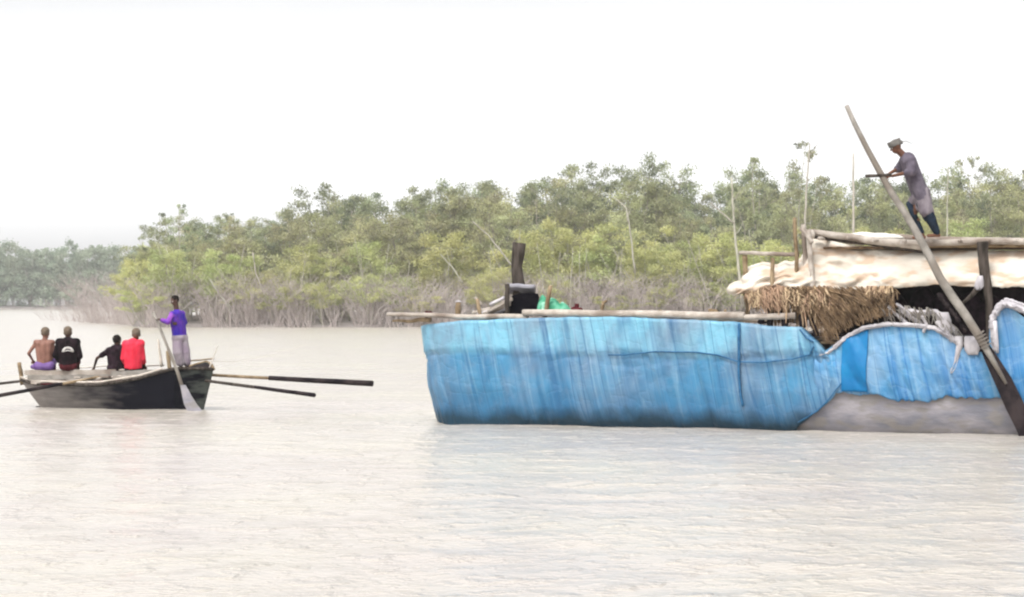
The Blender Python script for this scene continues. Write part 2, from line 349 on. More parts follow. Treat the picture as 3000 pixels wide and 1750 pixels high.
#@@TREES
# ------------------------------------------------------------------ trees
def raw_mesh(name, verts, faces_n, nper):
    me = bpy.data.meshes.new(name); nf = faces_n
    me.vertices.add(len(verts)); me.vertices.foreach_set('co', verts.astype(np.float32).ravel())
    me.loops.add(nf*nper); me.loops.foreach_set('vertex_index', np.arange(nf*nper, dtype=np.int32))
    me.polygons.add(nf); me.polygons.foreach_set('loop_start', np.arange(0, nf*nper, nper, dtype=np.int32))
    me.update(calc_edges=True); return me
def leaves_mesh(name, centres, radii, n, size, rs, flat=.7):
    rs = np.random.RandomState(rs); k = len(centres); centres = np.array(centres); radii = np.array(radii)
    pr = radii**2; pr = pr/pr.sum(); idx = rs.choice(k, n, p=pr)
    d = rs.normal(size=(n, 3)); d /= np.linalg.norm(d, axis=1)[:, None]
    d *= (rs.uniform(0, 1, n)**.45)[:, None]*radii[idx][:, None]; d[:, 2] *= flat
    c = centres[idx]+d
    a = rs.normal(size=(n, 3)); a /= np.linalg.norm(a, axis=1)[:, None]
    b = rs.normal(size=(n, 3)); b = np.cross(a, b); b /= np.linalg.norm(b, axis=1)[:, None]
    s = size*rs.uniform(.5, 1.3, n)[:, None]
    q = np.stack([c-a*s, c+b*s*.45, c+a*s, c-b*s*.45], axis=1).reshape(-1, 3)
    return raw_mesh(name, q, n, 4)
def make_tree_meshes(seed, Ht, stems=2, lean=.25, lo=.35, nbr=9, clump=(.7, 1.4), nleaf=5000, leaf=.13, r0=.14, spread=.28, top=.95):
    rnd = random.Random(seed); mb = MB(); cs = []; rr = []
    for s in range(stems):
        az = rnd.uniform(0, 6.28); ln = rnd.uniform(.3, 1)*lean*Ht; hh = Ht*rnd.uniform(.75, 1)*top
        if s == 0: hh = Ht*top; ln *= .4
        pts = []; rad = []; base = Vector((rnd.uniform(-.3, .3), rnd.uniform(-.3, .3), -.3)); ph = rnd.uniform(0, 99)
        for i in range(9):
            t = i/8; q = base+Vector((math.cos(az)*ln*t**.8, math.sin(az)*ln*t**.8, (hh+.3)*t))
            q += Vector((noise.noise((t*2.5, ph, 0)), noise.noise((t*2.5, ph, 9)), 0))*Ht*.06*t
            pts.append(q); rad.append(r0*(1-.85*t))
        mb.tube(pts, rad, 5)
        def at(t):
            k = min(7, int(t*8)); return pts[k].lerp(pts[k+1], t*8-k)
        for bnum in range(nbr):
            t = lo+(1-lo)*(bnum+rnd.random())/nbr; t = min(t, .99); p = at(t)
            a2 = rnd.uniform(0, 6.28); ll = Ht*spread*rnd.uniform(.4, 1)*(1.15-.75*((t-lo)/(1-lo)))
            e = p+Vector((math.cos(a2)*ll, math.sin(a2)*ll, ll*rnd.uniform(.2, .9)))
            mid = p.lerp(e, .5)+Vector((0, 0, -ll*.08))
            mb.tube([p, mid, e], [r0*.35*(1-t*.6), r0*.25*(1-t*.6), .012], 4)
            cs.append(e); rr.append(rnd.uniform(*clump)); 
            for k in range(3):
                o = mid.lerp(e, rnd.random())+Vector((rnd.uniform(-1, 1), rnd.uniform(-1, 1), rnd.uniform(-.3, .7)))*ll*.35
                mb.tube([mid, o], [.025, .008], 3, cap=False); cs.append(o); rr.append(rnd.uniform(*clump)*.7)
        cs.append(pts[-1]); rr.append(clump[0])
    return mb.mesh('trunk'), leaves_mesh('crown', cs, rr, nleaf, leaf, seed)
PROTO = {}
def proto(kind, seed, leafmat, barkmat, **kw):
    tm, lm = make_tree_meshes(seed, 14.0, **kw)
    tm.materials.append(barkmat); lm.materials.append(leafmat); PROTO.setdefault(kind, []).append((tm, lm))
for s in range(5): proto('tall', 10+s, M['leaf_grey'], M['bark'], stems=3, lean=.24, lo=.34, nbr=9, clump=(.5, 1.3), nleaf=7500, leaf=.125)
for s in range(4): proto('mid', 30+s, M['leaf_olive'], M['bark'], stems=3, lean=.3, lo=.25, nbr=9, clump=(.6, 1.5), nleaf=7500, leaf=.125)
for s in range(4): proto('bush', 50+s, M['leaf_yellow'], M['palebark'], stems=4, lean=.4, lo=.35, nbr=6, clump=(.9, 1.8), nleaf=5600, leaf=.18, spread=.32)
for s in range(3): proto('sparse', 70+s, M['leaf_grey'], M['palebark'], stems=2, lean=.25, lo=.4, nbr=8, clump=(.3, .75), nleaf=2300, leaf=.13, spread=.26)
for s in range(3): proto('far', 90+s, M['leaf_far'], M['bark'], stems=3, lean=.2, lo=.12, nbr=10, clump=(1.0, 1.8), nleaf=3500, leaf=.3)
def tree(kind, x, y, z, h, label, group, name='mangrove_tree', rnd=random, cat='tree', wide=None, i=None):
    tm, lm = PROTO[kind][rnd.randrange(len(PROTO[kind])) if i is None else i]
    e = empty(name, (x, y, z)); e.rotation_euler.z = rnd.uniform(0, 6.28)
    s = h/14.0; wd = wide or (s**.6)*rnd.uniform(.85, 1.15); e.scale = (wd, wd, s)
    for nm, me in (('trunk', tm), ('crown', lm)):
        o = bpy.data.objects.new(nm, me); COL.objects.link(o); o.parent = e
    return tag(e, label, cat, group)
TOP = [(-400, 690), (0, 712), (200, 712), (330, 722), (400, 715), (440, 645), (500, 635), (600, 635), (700, 618), (780, 606), (850, 612), (905, 588), (925, 550), (1000, 556), (1080, 565), (1150, 545), (1250, 520),
       (1380, 522), (1480, 530), (1560, 530), (1640, 500), (1700, 480), (1780, 500), (1900, 488), (1960, 510), (2040, 530), (2150, 520), (2250, 480), (2400, 500), (2500, 520), (2700, 510), (2830, 480), (3000, 500), (3600, 480)]
rt = random.Random(5)
def top_z(u, Y): return H0+(V0-interp(u, TOP))*Y/F
def uof(x, y): return 1500+x/y*F
def region(u):
    for lim, w_ in ((780, 'behind the rowing boat'), (1220, 'between the two boats'), (1640, 'behind the mast stump'), (2120, 'behind the middle of the blue boat'), (2560, 'left of the roof man'), (9999, 'right of the roof man')):
        if u < lim: return w_
G1 = 'trees of the mangrove forest on the near bank'
n = 0
for (Y, dx, kind, lo_, hi_) in ((292, 2.0, 'tall', .84, .99), (283, 2.1, 'tall', .76, .97), (274, 2.3, 'mid', .7, .93), (266, 2.4, 'mid', .5, .80)):
    x = -33.0*Y/250*.98
    while x < 78:
        xx = x+rt.uniform(-.8, .8); yy = Y+rt.uniform(-4, 4); u = uof(xx, yy); hh = top_z(u, yy)*rt.uniform(lo_, hi_)
        kk = kind if rt.random() > .2 else rt.choice(['mid', 'tall'])
        if u > 420 or hh < 9:
            lab = {'tall': 'grey green loose crowned mangrove in the forest ', 'mid': 'olive green many stemmed mangrove in the forest '}[kk]+region(u)
            tree(kk, xx, yy, .6, hh, lab, G1, rnd=rt)
        x += dx*rt.uniform(.8, 1.2)
# yellow green bushes in front
x = -33
while x < 76:
    yy = rt.uniform(255, 262); xx = x+rt.uniform(-1, 1); u = uof(xx, yy)
    tree('bush', xx, yy, .5, top_z(u, yy)*rt.uniform(.28, .66), 'low yellow green mangrove at the forest edge '+region(u), 'low mangroves along the forest edge', rnd=rt)
    x += rt.uniform(1.1, 2.3)
x = -33
while x < 76:       # lowest ones right at the water
    yy = rt.uniform(251.6, 254); xx = x+rt.uniform(-1, 1); u = uof(xx, yy)
    tree('bush', xx, yy, .3, rt.uniform(2.2, 5.0), 'short leafy shrub rooted at the water edge '+region(u), 'shrubs at the waterline of the near bank', rnd=rt, wide=.42, cat='shrub', name='mangrove_shrub')
    x += rt.uniform(3.0, 7.5)
# special trees
def special(kind, u, vt, Y, label, i, wide, name='mangrove_tree'):
    p = P(u, vt, Y); return tree(kind, p.x, Y, .5, p.z-.5, label, None, name=name, rnd=random.Random(int(u)), wide=wide, i=i)
special('sparse', 520, 585, 262, 'loose airy tree rising highest at the left end of the near forest', 0, .72)
special('sparse', 470, 610, 266, 'thin open crowned tree just left of the airy tree at the forest end', 1, .55)
special('sparse', 655, 612, 272, 'thin open tree with small leaf tufts above the low forest behind the bow oars', 2, .7)
special('tall', 845, 615, 280, 'rounded dark tree standing in the gap left of the forest step', 3, .6)
special('sparse', 1700, 462, 285, 'spiky crowned tree above the forest top behind the middle of the blue boat', 2, .8)
special('tall', 1915, 470, 285, 'broad dark crowned tree on the skyline right of the blue boat middle', 1, .9)
special('sparse', 2230, 440, 268, 'airy tree on the skyline left of the tallest one', 1, .9)
special('sparse', 2340, 396, 262, 'tallest airy tree standing above the forest left of the raised oar', 0, .95)
special('sparse', 2840, 440, 282, 'airy tufted tree on the skyline right of the man on the roof', 2, .8)
# pale bare trunks
def dead(pts, r0, r1, label, grp=None, Y=253, name='dead_tree', branches=3, seed=0):
    mb = MB(); rnd = random.Random(seed); pp = [P(u, v, Y) for u, v in pts]
    n_ = len(pp); fine = []
    for i in range(n_-1):
        for k in range(4): fine.append(pp[i].lerp(pp[i+1], k/4)+Vector((rnd.uniform(-1, 1), rnd.uniform(-1, 1), 0))*.04)
    fine.append(pp[-1]); nn = len(fine)
    mb.tube(fine, [r0+(r1-r0)*i/(nn-1) for i in range(nn)], 6)
    for b in range(branches):
        i = rnd.randrange(nn//2, nn-1); d = Vector((rnd.uniform(-1, 1), rnd.uniform(-.6, .6), rnd.uniform(.4, 1.2)))*rnd.uniform(.5, 1.3)
        mb.tube([fine[i], fine[i]+d*.6, fine[i]+d+Vector((0, 0, .3))], [r1*.9, r1*.6, .012], 4)
    o = mb.build(name, M['palebark']); return tag(o, label, 'dead tree' if name == 'dead_tree' else 'trunk', grp)
dead([(2175, 900), (2163, 780), (2150, 660), (2143, 520)], .17, .07, 'straight pale bare trunk rising left of the thatched cabin', Y=252)
dead([(2150, 655), (2110, 620), (2080, 595)], .10, .05, 'pale slanting dead limb leaning against the straight bare trunk', Y=252, branches=1)
dead([(2362, 760), (2358, 640), (2366, 500), (2372, 420)], .12, .05, 'tall thin pale trunk rising directly above the cabin corner posts', Y=253)
dead([(2500, 760), (2500, 600), (2500, 450)], .14, .08, 'pale bare pole like trunk beside the raised oar', Y=253, branches=0)
dead([(2775, 760), (2775, 600), (2778, 490)], .10, .05, 'thin pale trunk just right of the man on the roof', Y=253, branches=1)
dead([(1500, 780), (1470, 740), (1430, 690), (1385, 650)], .10, .05, 'pale dead limb slanting down to the left of the black mast stump', Y=252, branches=1)
dead([(1355, 830), (1330, 790), (1290, 745)], .07, .04, 'short pale leaning stem left of the mast stump', Y=252, branches=1)
dead([(665, 945), (672, 900), (640, 860), (615, 820)], .13, .06, 'crooked pale trunk leaning left behind the empty water by the oars', Y=252, branches=2, seed=4)
dead([(800, 940), (775, 870), (750, 800), (740, 740)], .10, .05, 'pale curved trunk right of the crooked leaning one', Y=252, branches=2, seed=5)
dead([(1860, 800), (1850, 700), (1835, 610), (1800, 580)], .09, .05, 'pale kinked trunk above the middle of the blue boat', Y=252, branches=2, seed=6)
ru = random.Random(77)
for k in range(90):
    u = ru.uniform(480, 3000); h = ru.uniform(70, 260); ln = ru.uniform(-.9, .35)*h*.6; v = ru.uniform(925, 952)
    dead([(u, v), (u+ln*.35, v-h*.4), (u+ln, v-h)], ru.uniform(.03, .07), .02, 'thin bleached leaning stem at the forest edge '+region(u), 'bleached leaning stems along the forest edge',
         Y=ru.uniform(251.5, 256), name='dead_tree', branches=4, seed=k)
# twig scrub
def twigs(name, pos, mat_, hs, seed, lean=.5, r=.02):
    rs = random.Random(seed); V = []
    def seg(a, b, ra, rb):
        d = (b-a).normalized(); s = d.cross(Vector((0, 1, 0))); s = s.normalized() if s.length > .1 else Vector((1, 0, 0)); t = s.cross(d)
        A = [a+s*ra, a-s*ra*.5+t*ra*.87, a-s*ra*.5-t*ra*.87]; B = [b+s*rb, b-s*rb*.5+t*rb*.87, b-s*rb*.5-t*rb*.87]
        for k in range(3): V.extend([A[k], A[(k+1) % 3], B[(k+1) % 3], B[k]])
    for (x, y, z) in pos:
        h = rs.uniform(*hs); l = rs.gauss(-.25, lean)*h; l2 = rs.gauss(0, lean*.6)*h; a = Vector((x, y, z-.3)); m_ = a+Vector((l*.35, l2*.4, h*.55)); e = a+Vector((l, l2, h))
        seg(a, m_, r, r*.7); seg(m_, e, r*.7, r*.25)
        for k in range(3):
            o = m_.lerp(e, rs.random()*.8); q = o+Vector((rs.uniform(-1, 1), rs.uniform(-1, 1), rs.uniform(.1, 1)))*h*.28; seg(o, q, r*.5, r*.2)
    me = raw_mesh(name, np.array([tuple(q) for q in V]), len(V)//4, 4); me.materials.append(mat_)
    o = bpy.data.objects.new(name, me); COL.objects.link(o); return o
rq = random.Random(8)
pos = []
for i in range(10500):
    x = rq.uniform(-34, 76); y = 250.9+rq.random()**1.6*13
    if noise.noise((x*.22, y*.1, 3))+.6*noise.noise((x*.7, 0, 8)) < rq.uniform(-.45, .1): continue
    pos.append((x, y, .2))
tag(twigs('scrub', pos, M['twig'], (.8, 5.4), 3, .48, .026), 'grey brown bare twiggy scrub along the foot of the forest', 'scrub', kind='stuff')
# thin drowned sticks off the left point
pos = [(0, 0, 0)][:0]
for i in range(420):
    u = 110+(rq.random()**.6)*330; Y = 262+(440-u)*.30+rq.uniform(-6, 10); p = P(u, 900, Y); pos.append((p.x, Y, 0))
tag(twigs('drowned_twigs', pos, M['twig'], (.8, 3.4), 5, .5, .022), 'sparse pale twigs standing in the shallows off the left point', 'scrub', kind='stuff')
pos = []
for i in range(260):
    u = 230+(rq.random()**.8)*220; Y = 270+(440-u)*.2+rq.uniform(-4, 12); p = P(u, 900, Y); pos.append((p.x, Y, 0))
tag(twigs('point_scrub', pos, M['twig'], (2.5, 6), 6, .4, .03), 'taller grey bare scrub on the left point of the near bank', 'scrub', kind='stuff')
for k in range(9):
    u = 392+k*9; Y = 262+k*3; p = P(u, 900, Y)
    tree('bush', p.x, Y, .3, rt.uniform(4.0, 6.5)+(k*.35), 'low thin mangrove at the tapering left point of the near bank', 'low mangroves on the left point', rnd=rt, wide=.45)
# undergrowth mass
cs = []; rr_ = []
for i in range(900):
    x = rq.uniform(-34, 78); cs.append((x, rq.uniform(262, 280), rq.uniform(1, 7.5))); rr_.append(rq.uniform(.8, 1.7))
me = leaves_mesh('undergrowth', cs, rr_, 60000, .2, 4); me.materials.append(M['leaf_olive'])
o = bpy.data.objects.new('undergrowth', me); COL.objects.link(o); tag(o, 'tangled green undergrowth filling the forest between the trunks', 'undergrowth', kind='stuff')
# far bank wood
x = -215
while x < -20:
    for Y in (862, 876):
        yy = Y+rt.uniform(-4, 6); xx = x+rt.uniform(-2, 2); u = uof(xx, yy)
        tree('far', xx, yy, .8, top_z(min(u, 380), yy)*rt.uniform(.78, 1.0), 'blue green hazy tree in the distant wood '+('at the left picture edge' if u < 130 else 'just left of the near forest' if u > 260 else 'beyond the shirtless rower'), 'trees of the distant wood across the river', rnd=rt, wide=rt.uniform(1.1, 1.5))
    x += rt.uniform(3, 4.4)
cs = []; rr_ = []
for i in range(500):
    cs.append((rq.uniform(-215, -15), rq.uniform(856, 870), rq.uniform(.5, 7))); rr_.append(rq.uniform(1.2, 2.4))
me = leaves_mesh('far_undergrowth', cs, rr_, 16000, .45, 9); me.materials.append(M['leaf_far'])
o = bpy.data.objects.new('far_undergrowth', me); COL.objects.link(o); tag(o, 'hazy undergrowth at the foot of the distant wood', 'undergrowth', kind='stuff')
#@@ENDTREES

#@@OBJS
# ------------------------------------------------------------------ people
def hand(mb, wr, d, pn, curl=.5, s=1.0, thumb_side=1):
    "palm + four bent fingers + thumb: d along the forearm, pn palm normal (towards the held thing)"
    d = d.normalized(); pn = (pn-d*pn.dot(d)).normalized(); side = d.cross(pn)
    c = wr+d*.05*s; mb.ball(c, (.040*s, .050*s, .017*s), (side, d, pn), 10, 8)
    for k, ln in enumerate((.070, .080, .076, .060)):
        r = wr+d*.088*s+side*(k-1.5)*.021*s*thumb_side*-1
        a1 = curl*.9; q1 = r+(d*math.cos(a1)+pn*math.sin(a1))*ln*.5*s; a2 = curl*2.2
        q2 = q1+(d*math.cos(a2)+pn*math.sin(a2))*ln*.3*s; a3 = curl*3.2; q3 = q2+(d*math.cos(a3)+pn*math.sin(a3))*ln*.22*s
        mb.cap(r-d*.02*s, q1, .0095*s, .009*s, 8); mb.cap(q1, q2, .009*s, .0085*s, 8); mb.cap(q2, q3, .0085*s, .007*s, 8)
    t0 = wr+d*.03*s+side*.032*s*thumb_side; t1 = t0+(d*.6+side*thumb_side*.6+pn*.3).normalized()*.04*s; t2 = t1+(d*.7+pn*.8).normalized()*.03*s
    mb.cap(t0, t1, .012*s, .010*s, 8); mb.cap(t1, t2, .010*s, .008*s, 8)
def headgeo(mb, c, f, up, s=1.0):
    f = f.normalized(); up = (up-f*up.dot(f)).normalized(); r = f.cross(up); A = (r, f, up)
    mb.ball(c+up*.02*s, (.074*s, .092*s, .098*s), A, 16, 12)
    mb.ball(c-up*.045*s+f*.025*s, (.055*s, .066*s, .068*s), A, 14, 10)      # jaw
    mb.cap(c+f*.088*s+up*.012*s, c+f*.108*s-up*.022*s, .009*s, .014*s, 8)     # nose
    for k in (-1, 1):
        mb.ball(c+r*.076*s*k-up*.005*s-f*.005*s, (.010*s, .020*s, .032*s), A, 8, 6)   # ears
        mb.ball(c+f*.078*s+r*.03*s*k+up*.022*s, (.026*s, .013*s, .010*s), A, 8, 6)   # brows
    mb.ball(c+f*.083*s-up*.052*s, (.026*s, .012*s, .007*s), A, 8, 6); mb.ball(c+f*.080*s-up*.064*s, (.022*s, .012*s, .008*s), A, 8, 6)   # lips
    return A
def person(label, J, f, up, skin, hair, s=1.0, curl=.6, pn=(Vector((0, 0, -1)), Vector((0, 0, -1))), voxel=.008, foot=None, torso_w=1.0, hs=1.0):
    s_h = s*hs
    base = Vector((J['pel'].x, J['pel'].y, min(J['anL'].z, J['anR'].z)-.08)); e = empty('person', base)
    tag(e, label, 'person')
    b = MB(); ch = (J['shL']+J['shR'])/2; q = torso_w
    b.cap(J['shL'], J['shR'], .062*s*q, .062*s*q); b.cap(J['hipL'], J['hipR'], .10*s, .10*s)
    for k in 'LR':
        b.cap(J['sh'+k].lerp(ch, .35)-Vector((0, 0, .03)), J['hip'+k].lerp(J['pel'], .3), .088*s*q, .088*s*q)
        b.cap(J['sh'+k], J['el'+k], .050*s, .038*s); b.cap(J['el'+k], J['ha'+k], .039*s, .026*s)
        b.cap(J['hip'+k], J['kn'+k], .085*s, .056*s); b.cap(J['kn'+k], J['an'+k], .056*s, .037*s)
        kn = J['kn'+k].lerp(J['an'+k], .3); b.ball(kn-f*.01, .054*s)
        ft = foot or f; ft = Vector((ft.x, ft.y, 0)).normalized()
        b.cap(J['an'+k]-Vector((0, 0, .045))-ft*.03, J['an'+k]+ft*.15*s-Vector((0, 0, .055)), .036*s, .026*s)
        hand(b, J['ha'+k], J['ha'+k]-J['el'+k], pn[0 if k == 'L' else 1], curl, s, 1 if k == 'L' else -1)
    b.cap(ch-Vector((0, 0, .05)), J['pel'], .10*s*q, .10*s)
    b.cap(ch, J['head']-up.normalized()*.05*s, .066*s, .058*s)
    A = headgeo(b, J['head'], f, up, s_h)
    b.remesh('body', skin, e, voxel, 3)
    for k in (-1, 1): MB().ball(J['head']+A[1]*.078*s_h+A[0]*.031*s_h*k+A[2]*.004*s_h, .013*s_h, n=8, m=6).build('eye', M['eye'], e)
    if hair:
        h = MB(); s = s_h; h.ball(J['head']+A[2]*.034*s-A[1]*.012*s, (.080*s, .094*s, .094*s), A, 20, 14)
        for i in range(60):
            rnd = random.Random(i+hash(label) % 97*0); d = Vector((rnd.gauss(0, 1), rnd.gauss(-.4, 1), abs(rnd.gauss(.6, .8)))).normalized()
            p = J['head']+A[2]*.034*s-A[1]*.012*s+A[0]*d.x*.076*s+A[1]*d.y*.088*s+A[2]*d.z*.09*s; h.ball(p, .014*s, n=6, m=4)
        h.remesh('hair', hair, e, .007, 1)
    return e
def shirt(e, J, m_, s=1.0, sleeve=1.0, hem=None, ex=.018, q=1.0, name='shirt', sr=1.0):
    b = MB(); ch = (J['shL']+J['shR'])/2; hem = hem or J['pel']
    b.cap(J['shL'], J['shR'], (.064+ex)*s*q, (.064+ex)*s*q); b.cap(ch, hem, (.10+ex)*s*q, (.115+ex)*s)
    for k in 'LR':
        hp = hem+(J['hip'+k]-J['pel'])*.9
        b.cap(J['sh'+k].lerp(ch, .35)-Vector((0, 0, .03)), hp, (.09+ex)*s*q, (.095+ex)*s)
        if sleeve > 0:
            t = min(1, sleeve*2); b.cap(J['sh'+k], J['sh'+k].lerp(J['el'+k], t), (.053+ex)*s*sr, (.046+ex)*s*sr)
            if sleeve > .5:
                t = (sleeve-.5)*2; b.cap(J['el'+k], J['el'+k].lerp(J['ha'+k], t), (.046+ex)*s*sr, (.032+ex)*s*sr)
    b.cap(ch, ch+(J['head']-ch)*.35, .070*s, .062*s)
    o = b.remesh(name, m_, e, .009, 3); return o
def trousers(e, J, m_, s=1.0, lenf=1.0, ex=.02, flare=0, name='trousers', waist=None):
    b = MB(); b.cap(J['hipL'], J['hipR'], (.10+ex)*s, (.10+ex)*s); b.cap(waist or J['pel'], J['pel'], (.11+ex)*s, (.11+ex)*s)
    for k in 'LR':
        t = min(1, lenf*2); b.cap(J['hip'+k], J['hip'+k].lerp(J['kn'+k], t), (.088+ex)*s, (.062+ex+flare)*s)
        if lenf > .5: b.cap(J['kn'+k], J['kn'+k].lerp(J['an'+k], (lenf-.5)*2), (.062+ex+flare)*s, (.045+ex+flare)*s)
    return b.remesh(name, m_, e, .009, 3)

# ------------------------------------------------------------------ big cargo boat wrapped in blue sheets
A_ = Vector((.910, -.416, 0)).normalized(); N_ = Vector((.416, .910, 0)).normalized(); O_ = Vector((-1.49, 53, 0))
def nearY(u):
    k = (u-1500)/F; return (53-.457*1.49)/(1+.457*k)
def PB(u, v, off=0.0): return P(u, v, nearY(u)+off)
def qu(u): return (PB(u, 885)-O_).dot(A_)
def zu(u, v): return H0-(v-V0)*nearY(u)/F
LEN = 17.0; BW = 1.75
def plan(q):
    if q < 1.05:
        an = max(0.0, min(1.0, (q+1.2)/2.25))*math.pi/2
        return Vector((-.65+1.7*(1-max(0, math.cos(an))**(2/3)), BW*(1-max(0, math.sin(an))**(2/3))))
    if q > LEN-1.05:
        p = plan(LEN-.4-(q)); return Vector((LEN-p.x, p.y))
    return Vector((q, 0))
QE = LEN+.8
def hullp(q, z, off=0.0):
    far = q > QE; qq = 2*QE-q if far else q
    if q < -1.2: far = True; qq = -2.4-q
    p = plan(qq); e = .01; d = plan(qq+e)-plan(qq-e)
    if d.length < 1e-6: d = Vector((0, -1))
    d.normalize(); nrm = Vector((d.y, -d.x))
    ins = interp(z, [(-.5, .75), (-.1, .26), (.1, .10), (.35, .0), (.7, -.045), (1.2, -.035), (1.9, 0), (2.1, 0)])
    wr = (1-sm(qq, .3, 2.8)); p = p+nrm*(off-(ins*(1-.8*wr) if ins > 0 else ins)); p.x += .27*(1-min(z, 1.9)/1.87)*wr if z < 1.87 else 0
    if far: p.y = 2*BW-p.y
    return O_+A_*p.x+N_*p.y+Vector((0, 0, z))
boat = empty('cargo_boat', O_+A_*8+N_*BW); tag(boat, 'large cargo boat with its hull wrapped in blue plastic sheets and a thatched cabin', 'boat')
TOPZ = [(-1.3, 1.80), (qu(2350), 1.78), (qu(2400), 1.40), (qu(3100), 1.45), (qu(3300), 1.8), (QE, 1.9)]
qs = [-1.2+i*(QE+1.2)/90 for i in range(91)]
zs = [-.5, -.1, .1, .35, .7, 1.0, 1.3]
def hp(i, j):
    q = qs[i] if i <= 90 else 2*QE-qs[180-i]
    qq = qs[i] if i <= 90 else qs[180-i]; tz = interp(qq, TOPZ)
    if j < 7: z = min(zs[j], tz); return hullp(q, z, .02*noise.noise((q*2, zs[j]*3, 1)))
    if j == 7: return hullp(q, tz)
    if j == 8: return hullp(q, tz, -.09)
    z = tz-.12; return hullp(q, z, -.09)
hm_ = grid_mesh(hp, 180, 10, closed_u=True)
hm_.build('hull', M['hull_mud'], boat)
# deck boards
mb = MB()
for i in range(56):
    q = -.3+i*.31; t0 = O_+A_*q
    y0 = .14 if q > 1 else 1.75-1.55*min(1, ((q+.6)/1.7))**.5
    mb.box(t0+N_*BW+Vector((0, 0, 1.60+.01*random.Random(i).random())), A_*.15, N_*(BW-y0), Vector((0, 0, .02)))
mb.build('deck', M['brownwood'], boat, smooth=False)
# --- sheet A, wrapped round the bow
TA = [(qu(1489), zu(1489, 936)), (qu(1655), zu(1655, 931)), (qu(1800), zu(1800, 929)), (qu(2100), zu(2100, 942)), (qu(2171), zu(2171, 946)),
      (qu(2253), zu(2253, 957)), (qu(2350), zu(2350, 961)), (qu(2396), zu(2396, 1003)), (qu(2421), zu(2421, 1032)), (qu(2450), zu(2450, 1062)), (qu(2482), zu(2482, 1098))]
TA = [(-1.2, 1.84), (-.2, 1.87), (qu(1400), zu(1400, 941))]+TA
BA = [(qu(2300), -.35), (qu(2335), zu(2335, 1252)), (qu(2400), zu(2400, 1205)), (qu(2450), zu(2450, 1163)), (qu(2482), zu(2482, 1102))]
def folds(q, z, a=1.0):
    c = q+.22*z*(1 if q > 1.2 else .2)
    r = abs(noise.noise((c*2.1, z*.25, 3)))*.10+abs(noise.noise((c*4.7, z*.4, 13)))*.05
    r += .02*noise.noise((q*1.2, z*1.5, 6))+.010*noise.noise((q*8, z*4, 9))+.035*noise.noise((q*.8, z*.8, 40))
    return r*a
nA = 420; nz_ = 44; q0, q1 = -2.6, qu(2482)
def fA(i, j):
    q = q0+(q1-q0)*i/(nA-1); qa = max(q, -1.2); tz = interp(qa, TA)+.015*noise.noise((q*4, 0, 0)); bz = interp(q, BA)
    if j >= nz_-3:
        k = j-(nz_-4); return hullp(q, tz+.012*k-.004*k*k, .05-.05*k)
    z = bz+(tz-bz)*j/(nz_-4)
    # hanging swag seam where the doubled top band ends
    s_ = -.028*math.exp(-((z-1.30-.10*math.sin(q*1.1)-.05*math.sin(q*2.7))/.018)**2)
    return hullp(q, z, .05+folds(q, z)+s_+(.03 if z > 1.36+.04*math.sin(q*2) else 0))
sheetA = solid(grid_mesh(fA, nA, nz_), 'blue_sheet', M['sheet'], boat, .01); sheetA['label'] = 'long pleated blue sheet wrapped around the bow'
# --- sheet B
TB = [(2392, 1040), (2421, 1030), (2457, 1002), (2510, 968), (2560, 957), (2618, 951), (2725, 957), (2778, 984), (2803, 1008), (2860, 1030), (2935, 1036)]
BB = [(2392, 1150), (2470, 1152), (2560, 1156), (2640, 1174), (2720, 1174), (2800, 1164), (2935, 1168)]
def fB(i, j):
    u = 2392+(2935-2392)*i/159; tz = zu(u, interp(u, TB)); bz = zu(u, interp(u, BB))+.07*noise.noise((u*.02, 0, 2))+.04*noise.noise((u*.07, 0, 8)); q = qu(u)
    z = bz+(tz-bz)*j/35; t = j/35
    b_ = .05*math.sin(math.pi*t)+folds(q*1.3+.5*z, z, .9)
    b_ += .03*abs(noise.noise((q*3+z*2.5, z*3-q, 20)))                       # criss-cross creases
    return hullp(q, z, .035+b_)
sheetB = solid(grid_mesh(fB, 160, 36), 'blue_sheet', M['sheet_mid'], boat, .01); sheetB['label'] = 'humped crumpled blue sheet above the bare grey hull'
def fBr(i, j):
    u = 2473+(2548-2473)*i/19; tz = zu(u, interp(u, TB)+6); bz = zu(u, 1146+.04*(u-2473)); q = qu(u); z = bz+(tz-bz)*j/27
    t = j/27; return hullp(q, z, .045+.05*math.sin(math.pi*t)+folds(q*1.3+.5*z, z, .9)+.03*abs(noise.noise((q*3+z*2.5, z*3-q, 20)))+.02)
o = solid(grid_mesh(fBr, 20, 28), 'patch_sheet', M['sheet_bright'], boat, .01); o['label'] = 'bright blue upright patch of newer sheet'
# --- sheet C (to the stern)
TC = [(2905, 945), (2915, 925), (2939, 900), (2965, 902), (3000, 928), (3100, 950), (3400, 950)]
def fC(i, j):
    t = i/139; u = 2903+60*t; q = qu(2903)+(QE-.05-qu(2903))*t**1.6
    uu = 1500+F*(hullp(q, 1).x/hullp(q, 1).y); tz = zu(2905, interp(uu, TC)) if uu < 3400 else 1.95
    bz = interp(uu, [(2903, zu(2905, 1050)), (2940, zu(2940, 1165)), (2990, zu(2990, 1185)), (3040, .1), (3080, -.35)])
    z = bz+(tz-bz)*j/35; return hullp(q, z, .06+folds(q, z)+.10*math.exp(-((z-1.0)/.5)**2)*math.exp(-((q-qu(2960))/.6)**2))
sheetC = solid(grid_mesh(fC, 140, 36), 'blue_sheet', M['sheet_mid'], boat, .01); sheetC['label'] = 'blue sheet with a white edge right of the oar blade'
